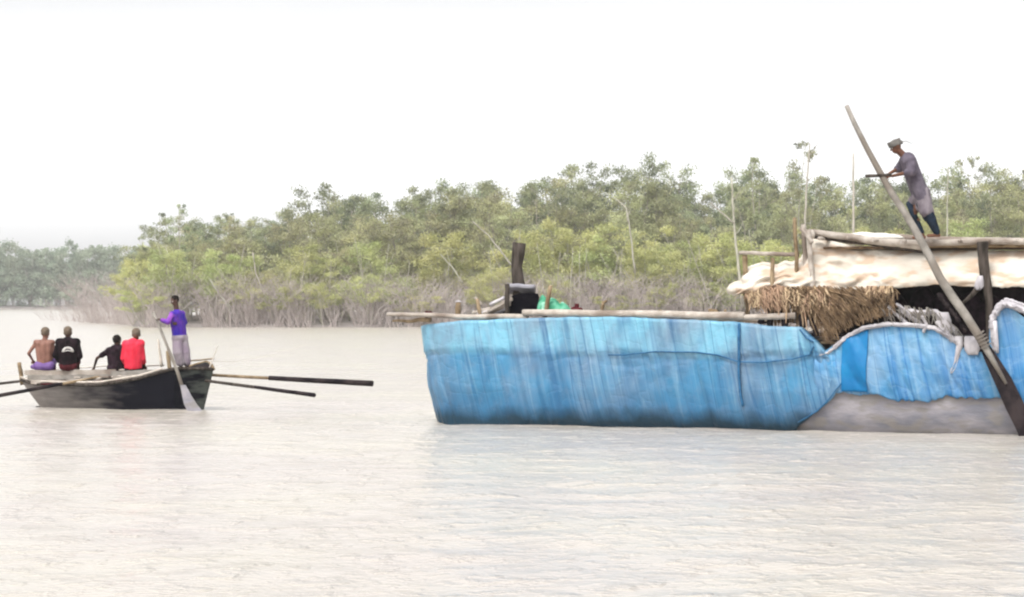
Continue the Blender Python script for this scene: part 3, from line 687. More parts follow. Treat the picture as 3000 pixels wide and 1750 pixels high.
# pale hems and rumpled white edging
def hemtube(pts, r, seed=0, off=-.09, mt='hem', name='hem', jit=.22):
    P_ = []; 
    for (a, b), (c, d) in zip(pts, pts[1:]):
        for k in range(10): P_.append((a+(c-a)*k/10, b+(d-b)*k/10))
    P_.append(pts[-1]); n_ = len(P_); hw = r*135
    def fh(i, j):
        u, v = P_[i]; a_, b_ = P_[max(0, i-1)], P_[min(n_-1, i+1)]; du, dv = b_[0]-a_[0], b_[1]-a_[1]; l_ = math.hypot(du, dv) or 1
        s_ = (j-7)/7; w_ = hw*(1+.45*noise.noise((i*.55, seed, 3+s_)))*(.45 if i in (0, n_-1) else 1)
        uu, v2 = u-dv/l_*w_*s_, v+du/l_*w_*s_
        return PB(uu, v2, off-(1-s_*s_)*r*.8-.10*abs(noise.noise((i*.5+s_*.6, s_*1.6+seed, 5)))*(1-abs(s_)**3)+.02*noise.noise((i*1.3, s_*3, 9)))
    return solid(grid_mesh(fh, n_, 15), name, M[mt], (sheetC if P_[0][0] > 2880 else sheetB), .012)
hemtube([(2440, 1022), (2480, 988), (2530, 961), (2600, 950), (2680, 953), (2740, 962), (2790, 992), (2812, 1012)], .045, 1)
hemtube([(2400, 1040), (2425, 1035), (2470, 998)], .03, 2)
hemtube([(2905, 965), (2909, 930), (2930, 898), (2950, 890), (2985, 903), (3040, 930)], .07, 3, off=-.12)
hemtube([(2908, 950), (2910, 985), (2916, 1030)], .06, 4, off=-.14)
hemtube([(2905, 935), (2925, 895), (2950, 880), (3000, 897), (3050, 915)], .05, 5, off=-.02)
hemtube([(2640, 912), (2700, 918), (2740, 915), (2765, 930), (2790, 965), (2812, 1000)], .06, 6, off=.02)
hemtube([(2600, 900), (2630, 925), (2660, 950)], .03, 7, off=-.05); hemtube([(2625, 890), (2660, 915), (2700, 950)], .028, 8, off=-.05)
hemtube([(2700, 925), (2715, 950), (2705, 975)], .03, 9, off=-.10); hemtube([(2745, 940), (2770, 975), (2795, 1000)], .06, 10, off=-.08)
def strip(name, pts, off, mt, parent):
    "a hanging ribbon of cloth: (u, v, half width px)"
    vv = []; 
    for k, (u, v, h) in enumerate(pts):
        for j in range(5):
            vv.append(PB(u+h*(j-2)/2, v, off+.03*math.sin(j*1.7+k*.9)))
    ff = [(k*5+j, k*5+j+1, (k+1)*5+j+1, (k+1)*5+j) for k in range(len(pts)-1) for j in range(4)]
    return solid(MB().add(vv, ff), name, M[mt], parent, .012)
strip('hanging_rag', [(2808, 985, 12), (2812, 1010, 10), (2806, 1035, 7), (2800, 1060, 5), (2792, 1080, 6), (2786, 1094, 2)], -.16, 'hem', boat)
strip('hanging_rag', [(2850, 985, 24), (2850, 1005, 26), (2848, 1025, 22), (2850, 1040, 14)], -.17, 'hem', boat)
strip('hanging_rag', [(2912, 940, 8), (2914, 975, 9), (2918, 1010, 8), (2922, 1035, 3)], -.22, 'hem', boat)
strip('hanging_rag', [(2760, 915, 18), (2765, 940, 22), (2772, 965, 14), (2775, 985, 5)], -.1, 'hem', boat)
strip('hanging_rag', [(2655, 905, 22), (2668, 925, 18), (2690, 945, 12)], -.06, 'hem', boat)
rfr = random.Random(12); mb = MB()
for k in range(95):     # frayed pale threads and straw over the hump of the sheet
    u0 = rfr.uniform(2560, 2815); v0 = interp(u0, [(2560, 900), (2640, 905), (2740, 912), (2790, 960), (2815, 985)])+rfr.uniform(-12, 8)
    u1 = u0+rfr.gauss(16, 16); v1 = v0+rfr.uniform(18, 58); a_, b_ = PB(u0, v0, rfr.uniform(-.1, .05)), PB(u1, v1, -.13+rfr.uniform(-.04, .04))
    mb.tube([a_, a_.lerp(b_, .5)+Vector((rfr.gauss(0, .03), -.03, .02)), b_], [.014, .012, .005], 4, cap=False, flat=.4)
mb.build('frayed_threads', M['pole'], sheetB)
# ropes on the sheets
def rope(pts, r=.014, off=-.17):
    P_ = []
    for (a, b), (c, d) in zip(pts, pts[1:]):
        for k in range(4): P_.append((a+(c-a)*k/4, b+(d-b)*k/4))
    P_.append(pts[-1]); MB().tube([hullp(qu(u), zu(u, v), .10+folds(qu(u), zu(u, v))) for u, v in P_], r, 6).build('rope', M['rope'], sheetA)
rope([(2172, 948), (2174, 1040), (2173, 1100), (2178, 1160), (2184, 1190)], .028)
rope([(1790, 1040), (1840, 1040), (1930, 1030), (2050, 1032), (2110, 1040), (2172, 1060), (2240, 1062), (2330, 1052), (2378, 1040), (2392, 1015)], .014)
rope([(2350, 965), (2370, 990), (2392, 1002)], .014); rope([(2482, 1075), (2478, 1115), (2445, 1160), (2400, 1205), (2340, 1238)], .013)
# gunwale logs and pegs
def blog(name, u0, v0, u1, v1, r0, r1, off=-.05, mt='log', off1=None, seed=1, wob=.015, par=boat, seg=12):
    return MB().log(PB(u0, v0, off), PB(u1, v1, off if off1 is None else off1), r0, r1, 9, seg, wob, seed).build(name, M[mt], par)
blog('gunwale_log', 1134, 921, 1545, 931, .035, .062, -.02, off1=.02, seed=2, wob=.02)
blog('gunwale_log', 1532, 916, 2180, 926, .062, .075, -.04, seed=3, wob=.02)
blog('gunwale_log', 2040, 934, 2330, 925, .045, .06, -.02, seed=5)
blog('gunwale_log', 1150, 941, 1262, 938, .02, .05, .10, 'brownwood', seed=7)
blog('gunwale_log', 1700, 921, 2330, 940, .05, .05, 3.2, seed=9)
for (u, vt, r, mt, du) in ((1250, 912, .038, 'maroon', 0), (1343, 884, .058, 'brownwood', -2), (1398, 876, .04, 'brownwood', 10), (1768, 885, .035, 'brownwood', -8), (1613, 837, .045, 'brownwood', -16), (1486, 832, .05, 'oldpost', 0),
                       (1690, 890, .05, 'maroon', 0), (1935, 908, .035, 'brownwood', 0), (2080, 905, .045, 'brownwood', 4), (2125, 907, .03, 'brownwood', 0)):
    blog('peg', u, vt, u+du, 930, r*.9, r, .12, mt, seed=int(u), seg=4, wob=.005)
MB().ball(PB(1343, 884, .12), (.062, .062, .02)).build('peg_cap', M['hem'], boat)
MB().log(PB(1768, 887, .12), PB(1778, 882, .10), .03, .02, 7, 3, .0, 3).build('peg', M['brownwood'], boat)
# mast stump and its step
pts = [PB(1521, 712, 1.0), PB(1517, 745, 1.0), PB(1514, 780, 1.0), PB(1517, 815, 1.0), PB(1522, 850, 1.0), PB(1522, 930, 1.0)]
MB().tube(pts, [.135, .12, .112, .12, .135, .14], 10, jit=.09, seed=4, flat=.8).build('mast_stump', M['oldpost'], boat)
mb = MB(); 
for k in range(4): mb.log(PB(1488, 838+k*6, .75+.1*k), PB(1566, 842+k*5, .75+.1*k), .05, .055, 7, 5, .01, 20+k)
mb.build('mast_step', M['hull_mud'], boat)
out2 = [(1447, 927), (1478, 912), (1497, 893), (1499, 868), (1520, 861), (1560, 858), (1577, 861), (1580, 872), (1574, 904), (1560, 927)]
fr = [PB(u, v, .25) for u, v in out2]; bk = [PB(u, v, 1.1) for u, v in out2]; n_ = len(out2)
mb = MB().add(fr+bk, [tuple(range(n_-1, -1, -1)), tuple(range(n_, 2*n_))]+[(i, (i+1) % n_, n_+(i+1) % n_, n_+i) for i in range(n_)])
mb.build('tarred_hood', M['black'], boat, smooth=False)
# split sticks leaning on the hood
for k, (a, b, c, d, r) in enumerate(((1436, 893, 1478, 872, .035), (1430, 915, 1500, 876, .045), (1418, 922, 1495, 890, .05), (1400, 925, 1470, 900, .045), (1392, 872, 1412, 895, .03), (1385, 920, 1440, 905, .05), (1440, 924, 1490, 905, .045), (1404, 905, 1450, 918, .03))):
    o = blog('firewood_stick', a, v0=b, u1=c, v1=d, r0=r, r1=r*.9, off=.15+.04*k, mt='hem' if k % 3 == 0 else 'log', seed=30+k, seg=4, wob=.004)
    o.parent = None; o.location = (0, 0, 0)
    tag(o, ['thick bleached stick, uppermost in the pile leaning on the black hood', 'long grey stick slanting up to the black hood', 'grey split stick below the long one by the hood', 'pale stick low in the pile left of the hood', 'short hooked stick standing at the left end of the pile', 'flat stick at the lower left foot of the pile', 'whitish stick at the foot of the black hood', 'thin stick lying across the middle of the pile'][k], 'stick', 'firewood piled by the mast stump')
# green net heap
mb = MB(); c0 = PB(1600, 905, .35)
def fN(i, j):
    u = 1574+112*i/27; h = interp(u, [(1574, 893), (1580, 872), (1592, 866), (1606, 876), (1622, 872), (1640, 889), (1652, 886), (1672, 903), (1686, 918)])
    t = j/15*math.pi; v = 922-(922-h)*math.sin(t)*(1+.16*noise.noise((u*.12, t*2, 0))); return PB(u, v, .45-.32*math.cos(t)+.05*noise.noise((u*.08, t*3, 5)))
o = grid_mesh(fN, 28, 16).build('green_net', M['greennet']); tag(o, 'heap of green netting beside the mast stump on the big boat', 'net')
# small gear strewn along the foredeck
gear = ((1690, 905, .09, 'dark red tangle of cloth on the foredeck right of the green net', 'maroon', 'cloth bundle'), (1262, 918, .06, 'small dark red lump near the very tip of the bow', 'maroon', 'cloth bundle'),
        (1940, 916, .06, 'small brown knob of rope on the rail above the pleated sheet', 'brownwood', 'rope coil'), (2090, 912, .07, 'brown heap of rope on the rail left of the cabin', 'brownwood', 'rope coil'), (2232, 940, .07, 'black bundle on the gunwale under the thatch', 'darkcloth', 'bundle'))
for k, (u, v, r, lb, mt, ct) in enumerate(gear):
    mb = MB(); rg = random.Random(k)
    for i in range(7): mb.ball(PB(u+rg.uniform(-9, 9), v+rg.uniform(-3, 8), .1+rg.uniform(-.05, .05)), (r*rg.uniform(.5, .9), r*.6, r*rg.uniform(.3, .6)))
    tag(mb.remesh(ct.replace(' ', '_'), M[mt], None, .014, 2), lb, ct)
# ------------------------------------------------------------------ cabin
cabin = boat
blog('rail', 2166, 741, 2340, 746, .036, .04, .35, seed=41)
blog('post', 2182, 748, 2190, 935, .05, .048, .40, 'brownwood', seed=42)
blog('post', 2264, 756, 2258, 935, .036, .05, .12, 'brownwood', seed=43)
blog('post', 2328, 638, 2338, 940, .036, .042, .22, 'brownwood', seed=44)
blog('post', 2354, 660, 2362, 940, .042, .05, .30, 'log', seed=45, wob=.04)
blog('post', 2368, 672, 2390, 940, .05, .055, .10, 'log', seed=46, wob=.03)
blog('post', 2345, 668, 2380, 712, .03, .04, .05, 'log', seed=47)
blog('post', 2470, 730, 2472, 960, .05, .05, 2.6, 'oldpost', seed=48); blog('post', 2880, 720, 2880, 960, .05, .05, 2.7, 'oldpost', seed=49)
MB().ball(PB(2374, 688, .22), (.09, .09, .10)).build('lashing', M['stick'], boat)
blog('roof_beam', 2378, 680, 2712, 724, .055, .085, .42, 'log', seed=50, wob=.02)
blog('roof_beam', 2385, 693, 2712, 733, .045, .06, .50, 'oldpost', seed=51, wob=.02)
blog('roof_beam', 2640, 712, 3120, 706, .06, .062, .36, 'log', seed=52, wob=.015)
blog('roof_beam', 2640, 722, 3120, 716, .04, .045, .48, 'brownwood', seed=53, wob=.02)
blog('roof_beam', 2378, 690, 3120, 712, .06, .07, 2.6, 'log', seed=54)
for k in range(9):
    u = 2400+k*82; mb = MB().log(PB(u, 706 if u > 2550 else 698, .2), PB(u, 706, 0)+N_*2.7, .035, .04, 7, 6, .01, 60+k); mb.build('roof_pole', M['log'], boat)
def platf(i, j): 
    q = qu(2385)+(qu(3150)-qu(2385))*i/30; y = .55+2.1*j/8; return O_+A_*q+N_*y+Vector((0, 0, 3.38+.02*noise.noise((q*3, y*3, 0))-.04*abs(y-1.6)))
solid(grid_mesh(platf, 31, 9), 'roof_mat', M['thatchdark'], boat, .04)
# canvas thrown over the cabin
TCn = [(2132, 852), (2136, 836), (2152, 826), (2172, 822), (2180, 792), (2200, 779), (2235, 768), (2256, 771), (2275, 777), (2300, 764), (2320, 768), (2345, 758), (2365, 720), (2382, 700), (2430, 705), (2500, 722), (2600, 733), (2700, 735), (3150, 735)]
BCn = [(2132, 858), (2150, 866), (2185, 861), (2230, 850), (2300, 846), (2345, 848), (2400, 846), (2440, 852), (2478, 872), (2500, 868), (2530, 848), (2560, 842), (2600, 847), (2700, 838), (2760, 836), (2850, 840), (2950, 842), (3150, 845)]
def fCn(i, j):
    u = 2132+(3150-2132)*(i/259); tv = interp(u, TCn); bv = interp(u, BCn)+6*noise.noise((u*.025, 0, 0))+2*noise.noise((u*.1, 3, 0)); q = qu(u)
    if j < 30:
        t = j/29; v = bv+(tv-bv)*t; bulge = -.16*math.sin(math.pi*t)
        depth = .05+.62*t**1.3+bulge*(.6 if u > 2380 else 1.3)
        fold = .14*abs(noise.noise((q*1.5-t*2.2, t*3+q*.6, 2)))+.08*abs(noise.noise((q*2.6, t*5-q, 7)))+.03*abs(noise.noise((q*6+t, t*9, 17)))
        if u < 2380: fold += .12*noise.noise((q*2.2, t*2.0, 30))
        if 2380 < u < 2580: fold += .09*abs(math.sin((t*7-(u-2380)*.018+.8*noise.noise((u*.01, t*2, 0)))))*sm(u, 2380, 2410)*(1-sm(u, 2520, 2580))
        if u >= 2580: fold = fold*.55+.02*math.sin(t*7+q)
        return PB(u, v, depth+fold)
    k = j-29; Y0 = .67; zt = zu(u, tv)
    p = PB(u, tv, Y0); p = p+N_*(k*.24); p.z = zt-.012*k-(.25 if k > 8 else 0); return p
solid(grid_mesh(fCn, 260, 40), 'roof_canvas', M['canvas'], None, .012); cv = bpy.data.objects['roof_canvas']
tag(cv, 'cream canvas sheet draped over the cabin roof of the blue boat', 'canvas')
# a rolled lump of canvas at the far left and a pale sack on the roof
mb = MB(); mb.ball(PB(2148, 850, .2), (.13, .2, .095)); mb.ball(PB(2170, 846, .25), (.16, .22, .08)); mb.ball(PB(2205, 822, .35), (.22, .22, .15))
o = mb.remesh('canvas_bundle', M['canvas'], None, .02, 6); tag(o, 'rolled knob of cream canvas at the front end of the cabin', 'canvas bundle')
def sackp(i, j):
    t = j/15*math.pi*2; s_ = i/23; u = 2478+172*s_; h = 13*min(1, 4*s_, 3*(1-s_))**.5*(1+.18*noise.noise((s_*5, 2, 0)))
    return PB(u, 692+s_*6-h*math.sin(t), .75+.24*min(1, 4*s_, 4*(1-s_))**.5*math.cos(t)+.03*noise.noise((s_*8, t, 0)))
o = grid_mesh(sackp, 24, 16).build('sack', M['bag']); tag(o, 'flat white sack lying on the roof poles behind the beam', 'sack')
# dark inside of the cabin: back wall, end walls
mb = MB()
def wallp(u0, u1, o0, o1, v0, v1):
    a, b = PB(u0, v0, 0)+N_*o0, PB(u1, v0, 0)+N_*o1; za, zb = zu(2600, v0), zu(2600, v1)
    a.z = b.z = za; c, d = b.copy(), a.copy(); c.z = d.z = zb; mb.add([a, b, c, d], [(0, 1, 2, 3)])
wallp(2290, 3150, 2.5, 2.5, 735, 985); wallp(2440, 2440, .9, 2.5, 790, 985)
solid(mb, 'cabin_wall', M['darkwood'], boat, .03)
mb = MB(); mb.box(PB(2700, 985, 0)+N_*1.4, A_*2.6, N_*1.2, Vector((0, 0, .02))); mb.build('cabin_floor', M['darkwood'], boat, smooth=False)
# black goods standing in the cabin: jars and bundles seen as dark shapes
for k, (u, v, r) in enumerate(((2570, 905, .22), (2650, 880, .2), (2720, 890, .25), (2790, 900, .22), (2850, 930, .3), (2960, 880, .2))):
    mb = MB(); c = PB(u, v, 0)+N_*(1.1+.1*(k % 3)); mb.ball(c, (r*1.2, r, r*1.1)); mb.ball(c+Vector((r*.2, 0, r*.9)), (r*.5, r*.5, r*.4)); 
    zb = 1.35; mb.ball(Vector((c.x, c.y, (c.z+zb)/2)), (r*1.25, r, max(.1, (c.z-zb)/2)))
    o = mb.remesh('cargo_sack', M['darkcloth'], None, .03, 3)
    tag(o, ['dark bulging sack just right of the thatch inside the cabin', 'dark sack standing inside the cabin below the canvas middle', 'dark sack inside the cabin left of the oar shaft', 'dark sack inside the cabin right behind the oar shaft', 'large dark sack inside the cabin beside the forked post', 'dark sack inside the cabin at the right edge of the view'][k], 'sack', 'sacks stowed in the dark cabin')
# thatch
rth = random.Random(3); mb = MB()
def strand(p0, p1, sag, r):
    m_ = p0.lerp(p1, .5)+Vector((sag, rth.uniform(-.03, .03), .03)); mb.tube([p0, m_, p1], [r, r*.9, r*.35], 4, cap=False, flat=.35)
for k in range(620):
    u = rth.uniform(2186, 2425); v0 = rth.uniform(836, 862); lnn = rth.uniform(22, 56)*(1 if u < 2380 else 1.3)
    if rth.random() < .15 and u > 2260: lnn *= 1.6
    dx = rth.gauss(8, 15); lnn *= 1+.6*noise.noise((u*.03, 4, 4)); v0 += 8*noise.noise((u*.02, 1, 1)); strand(PB(u, v0, rth.uniform(-.02, .22)), PB(u+dx, v0+lnn, rth.uniform(-.14, .1)), rth.uniform(-.06, .06), rth.uniform(.010, .026))
mb.build('thatch', M['thatch'], boat)
mb = MB()
for k in range(430):      # long fringe fanning down over the sheet
    t = rth.random(); u0 = 2325+262*t**1.1; v0 = 846+rth.uniform(-10, 12)+4*t
    u1 = 2418+200*t+rth.gauss(0, 10); v1 = interp(u1, [(2400, 990), (2425, 1018), (2450, 985), (2500, 960), (2560, 940), (2620, 922)])-rth.random()**2*70
    strand(PB(u0, v0, rth.uniform(-.05, .12)+.16*t), PB(u1+rth.gauss(0, 8), v1, -.16+rth.uniform(-.05, .05)), rth.uniform(.0, .14), rth.uniform(.012, .030))
for k in range(200):     # darker old straw between
    t = rth.random(); u0 = 2250+340*t; strand(PB(u0, 862, .2), PB(u0+rth.gauss(14, 14), 862+rth.uniform(20, 60)+60*max(0, 1-abs(u0-2410)/90), .02), .03, .02)
mb.build('thatch', M['thatchdark'], boat)
mb = MB()
for k in range(60):      # tuft under the canvas edge
    u0 = rth.uniform(2540, 2615); strand(PB(u0, 838, .05), PB(u0+rth.uniform(-30, 10), 838+rth.uniform(30, 80), -.05), .02, .014)
mb.build('thatch', M['thatch'], boat)
mb = MB()
for k in range(120):     # dark stalks hanging inside
    u0 = rth.uniform(2255, 2420); strand(PB(u0, 870, .25), PB(u0+rth.gauss(8, 8), rth.uniform(925, 965), .12), .0, .016)
mb.build('thatch', M['thatchdark'], boat)
mb = MB()
for k, (a, b, c, d) in enumerate(((2296, 895, 2300, 958), (2258, 900, 2256, 958), (2345, 890, 2352, 960), (2375, 890, 2392, 985))):
    mb.log(PB(a, b, .15), PB(c, d, .06), .07, .06, 7, 4, .01, 70+k)
mb.build('stalk_bundle', M['darkwood'], boat)
# big forked post
f0 = PB(2880, 712, -.02); 
mb = MB(); mb.tube([PB(2879, 708, .0), PB(2880, 750, .0), PB(2884, 800, .0), PB(2892, 840, .0), PB(2898, 880, .0), PB(2900, 1010, .02)], [.115, .10, .095, .085, .07, .06], 9, jit=.08, seed=8)
mb.tube([PB(2884, 800, .02), PB(2868, 840, .0), PB(2845, 868, -.03), PB(2815, 892, -.04)], [.07, .06, .045, .03], 8, jit=.08, seed=9)
fpost = mb.remesh('forked_post', M['oldpost'], boat, .018, 2)
strip('knotted_cloth', [(2872, 808, 7), (2870, 825, 12), (2868, 840, 14), (2866, 850, 6)], -.11, 'hem', fpost)
# ------------------------------------------------------------------ steering oar
oar = empty('steering_oar', PB(2900, 1075, -.5)); tag(oar, 'long bent steering oar with a dark blade worked by the man on the roof', 'oar')
def PO(u, v, d=0): 
    t = (v-310)/980; return P(u, v, 48.95-1.25*t+d)
shaft = [(2480, 310, .042), (2505, 365, .046), (2540, 435, .052), (2575, 500, .056), (2612, 565, .060), (2655, 630, .066), (2690, 690, .072), (2722, 750, .074), (2755, 815, .074), (2790, 870, .078), (2830, 925, .078), (2866, 982, .075), (2905, 1050, .05), (2948, 1125, .03)]
MB().tube([PO(u, v) for u, v, r in shaft], [r for u, v, r in shaft], 10, jit=.05, seed=3).build('shaft', M['pole'], oar)
bl = [(2850, 962, .03), (2866, 992, .07), (2900, 1055, .12), (2935, 1120, .155), (2965, 1185, .165), (2992, 1240, .16), (3015, 1300, .15)]
mb = MB(); vv = []
for u, v, h in bl:
    c = PO(u+6, v, .06); dd = (PO(3015, 1300)-PO(2850, 962)).normalized(); s_ = dd.cross(Vector((0, 1, 0))).normalized()
    vv += [c+s_*h, c+Vector((0, -.035, 0)), c-s_*h, c+Vector((0, .035, 0))]
mb.add(vv, [(i*4+j, i*4+(j+1) % 4, i*4+4+(j+1) % 4, i*4+4+j) for i in range(len(bl)-1) for j in range(4)]+[(3, 2, 1, 0), tuple(len(bl)*4-4+j for j in range(4))])
mb.build('blade', M['darkwood'], oar, smooth=False)
MB().log(PO(2535, 517, -.05), PO(2612, 512, -.05), .03, .026, 8, 5, .004, 5).build('handle', M['oldpost'], oar)
mb = MB()
for k, (u, v, r) in enumerate(((2756, 870, .07), (2766, 884, .05), (2776, 895, .06), (2788, 912, .05), (2796, 922, .05), (2806, 938, .055), (2818, 955, .04), (2826, 968, .04))): mb.ball(PO(u, v, .07), (r*.8, r*.7, r*1.2), (Vector((.8, 0, .6)), Vector((0, 1, 0)), Vector((-.6, 0, .8))))
mb.remesh('lashing', M['darkwood'], oar, .012, 2)
mb = MB()
for k in range(5):
    u, v = 2866+k*5, 978+k*9; c = PO(u+2, v); d_ = (PO(u+20, v+34)-PO(u, v)).normalized(); a_ = d_.cross(Vector((0, 1, 0))).normalized()
    mb.tube([c+(a_*math.cos(t_)+Vector((0, 1, 0))*math.sin(t_))*.095 for t_ in [i*math.pi/6 for i in range(13)]], .012, 5)
mb.build('lashing', M['pole'], oar)
# ------------------------------------------------------------------ man on the roof
YM = 49.0
def PM(u, v, d=0): return P(u, v, YM+d)
J = dict(head=PM(2625, 430), shL=PM(2668, 470, -.19), shR=PM(2652, 468, .19), elL=PM(2672, 503, -.27), elR=PM(2636, 492, .22), haL=PM(2614, 516, -.12), haR=PM(2607, 508, .02),
         pel=PM(2702, 572), hipL=PM(2704, 578, -.09), hipR=PM(2694, 578, .09), knL=PM(2722, 632, -.10), knR=PM(2677, 628, .10), anL=PM(2745, 682, -.06), anR=PM(2702, 688, .12))
fv = Vector((-.93, -.12, -.42)); uv_ = Vector((-.42, 0, .93))
man = person('man in a lilac shirt and pale wrap leaning on the oar on the cabin roof', J, fv, uv_, M['skin_brown'], None, 1.08, .8, (Vector((-.2, .1, -1)), Vector((-.2, -.1, -1))), .007, foot=Vector((-1, -.1, 0)))
shirt(man, J, M['lilac'], 1.05, .62, hem=PM(2706, 585), ex=.028, q=1.08, sr=1.12)
b = MB(); b.cap(PM(2702, 565, -.06), PM(2714, 618, -.10), .150, .130); b.cap(PM(2700, 565, .06), PM(2700, 605, .04), .14, .12); b.cap(PM(2694, 570, .04), PM(2672, 590, .10), .12, .08)
for k_ in range(7): b.cap(PM(2690+5*k_, 575, -.16+.02*abs(k_-3)), PM(2698+6*k_, 624, -.20+.03*abs(k_-3)), .022, .03)
b.remesh('wrap', M['lungi_grey'], man, .010, 4)
b = MB(); b.cap(PM(2714, 615, -.11), PM(2728, 645, -.10), .105, .10); b.cap(PM(2728, 645, -.10), PM(2744, 680, -.06), .10, .065); b.cap(PM(2700, 600, -.02), PM(2716, 640, -.02), .10, .07)
b.cap(PM(2664, 598, .1), PM(2678, 632, .1), .062, .062); b.cap(PM(2678, 632, .1), PM(2700, 680, .12), .062, .05); b.remesh('trousers', M['jeans'], man, .009, 3)
A3 = (fv.normalized().cross(uv_.normalized()), fv.normalized(), uv_.normalized()); hd = J['head']
b = MB(); b.ball(hd+A3[2]*.055-A3[1]*.01, (.098, .115, .080), A3, 18, 12); b.cap(hd+A3[2]*.05-A3[1]*.09, hd+A3[2]*.03-A3[1]*.12, .05, .035)
for k in range(5): b.tube([hd+A3[2]*(.03+.02*k)+(A3[0]*math.cos(t_)*.098+A3[1]*math.sin(t_)*.115) for t_ in [i*math.pi/8+k*.3 for i in range(17)]], .014, 6)
b.remesh('head_cloth', M['cap'], man, .008, 1)
MB().tube([hd+A3[2]*.05-A3[1]*.11, PM(2655, 414), PM(2668, 420), PM(2678, 418)], [.018, .014, .012, .006], 6, flat=.4).build('cloth_tail', M['cap'], man)
# ------------------------------------------------------------------ rowing boat
A2 = Vector((.904, -.428, 0)).normalized(); N2 = Vector((.428, .904, 0)).normalized(); O2 = Vector((-10.64, 60.8, 0)); BB2 = 1.5
rb = empty('rowing_boat', O2+A2*2+N2*.75); tag(rb, 'dark weathered wooden rowing boat with pale planks carrying five people', 'boat')
def rplan(s):  # closed outline at the gunwale, counted from the near stern corner
    return s
RT = [(-.38, 0.02), (0, -.02), (.8, -.06), (1.8, -.08), (2.8, -.05), (3.35, .02), (3.62, .10), (3.95, .42), (4.2, .75)]
ZT = [(-.38, .60), (0, .52), (1.6, .505), (2.4, .60), (3.0, .72), (3.4, .84), (3.7, .90), (4.2, .80)]
loop = [(t, y) for t, y in RT]+[(t, 1.5-y) for t, y in RT[-2::-1]]
fine = []
for (a, b), (c, d) in zip(loop, loop[1:]+loop[:1]):
    n_ = max(2, int(math.hypot(c-a, d-b)/.12)); fine += [(a+(c-a)*k/n_, b+(d-b)*k/n_) for k in range(n_)]
def rpt(t, y, z, ins=0.0):
    zt = interp(t, ZT)+(.14*(y/1.5)); rel = max(0, min(1, (z+.2)/(zt+.2))) if z < 9 else 1
    sh = (1-rel)
    tt = t+(.62*sh if t < .6 else 0)*(1-sm(t, -.4, .6))-(.30*sh)*sm(t, 3.2, 4.2)
    yy = .75+(y-.75)*(1-.22*sh**1.3-ins/.75); tt = tt*(1-ins*.0)
    return O2+A2*tt+N2*yy+Vector((0, 0, zt if z > 9 else z))
def fR(i, j):
    t, y = fine[i % len(fine)]; zt = interp(t, ZT)+.14*(y/1.5); zz = [-.25, -.05, .1, .25, .4]
    if j < 5: return rpt(t, y, min(zz[j], zt-.08))+Vector((0, .012*noise.noise((t*3, zz[j]*6, 0)), 0))
    if j == 5: return rpt(t, y, zt)
    if j == 6: return rpt(t, y, zt, .05)
    return rpt(t, y, -.02, .06)
nf = len(fine)
def hullmat():
    m_ = bpy.data.materials.new('hull_wood'); m_.use_nodes = True; t = m_.node_tree; b_ = t.nodes['Principled BSDF']; b_.inputs['Roughness'].default_value = .8; b_.inputs['Specular IOR Level'].default_value = .06
    ge = N(t, 'ShaderNodeNewGeometry'); sp = N(t, 'ShaderNodeSeparateXYZ'); t.links.new(ge.outputs['Position'], sp.inputs[0])
    nn = N(t, 'ShaderNodeTexNoise'); nn.inputs['Scale'].default_value = 2.0; nn.inputs['Detail'].default_value = 6
    mm = N(t, 'ShaderNodeMapping'); mm.inputs['Scale'].default_value = (1, 1, 4); t.links.new(ge.outputs['Position'], mm.inputs[0]); t.links.new(mm.outputs[0], nn.inputs['Vector'])
    # black towards the bow, turning grey towards the stern
    ad = N(t, 'ShaderNodeMath', operation='MULTIPLY_ADD'); t.links.new(nn.outputs['Fac'], ad.inputs[0]); ad.inputs[1].default_value = 2.2; t.links.new(sp.outputs['X'], ad.inputs[2])
    mr = N(t, 'ShaderNodeMapRange'); mr.inputs['From Min'].default_value = -9.7; mr.inputs['From Max'].default_value = -7.4; t.links.new(ad.outputs[0], mr.inputs['Value'])
    mx = N(t, 'ShaderNodeMix', data_type='RGBA'); mx.inputs['A'].default_value = (.20, .18, .165, 1); mx.inputs['B'].default_value = (.006, .006, .010, 1); t.links.new(mr.outputs[0], mx.inputs['Factor'])
    # bow cheek turns a paler grey green again
    mr2 = N(t, 'ShaderNodeMapRange'); mr2.inputs['From Min'].default_value = -6.0; mr2.inputs['From Max'].default_value = -5.6; t.links.new(ad.outputs[0], mr2.inputs['Value'])
    mx2 = N(t, 'ShaderNodeMix', data_type='RGBA'); mx2.inputs['B'].default_value = (.07, .078, .07, 1); t.links.new(mr2.outputs[0], mx2.inputs['Factor']); t.links.new(mx.outputs['Result'], mx2.inputs['A'])
    t.links.new(mx2.outputs['Result'], b_.inputs['Base Color'])
    bp = N(t, 'ShaderNodeBump'); bp.inputs['Strength'].default_value = .5; bp.inputs['Distance'].default_value = .02; t.links.new(nn.outputs['Fac'], bp.inputs['Height']); t.links.new(bp.outputs[0], b_.inputs['Normal'])
    return m_
hmx = grid_mesh(fR, nf, 8, closed_u=True)
hmx.add([rpt(t, y, -.02, .06) for t, y in fine], [tuple(range(nf))]).build('hull', hullmat(), rb, smooth=False)
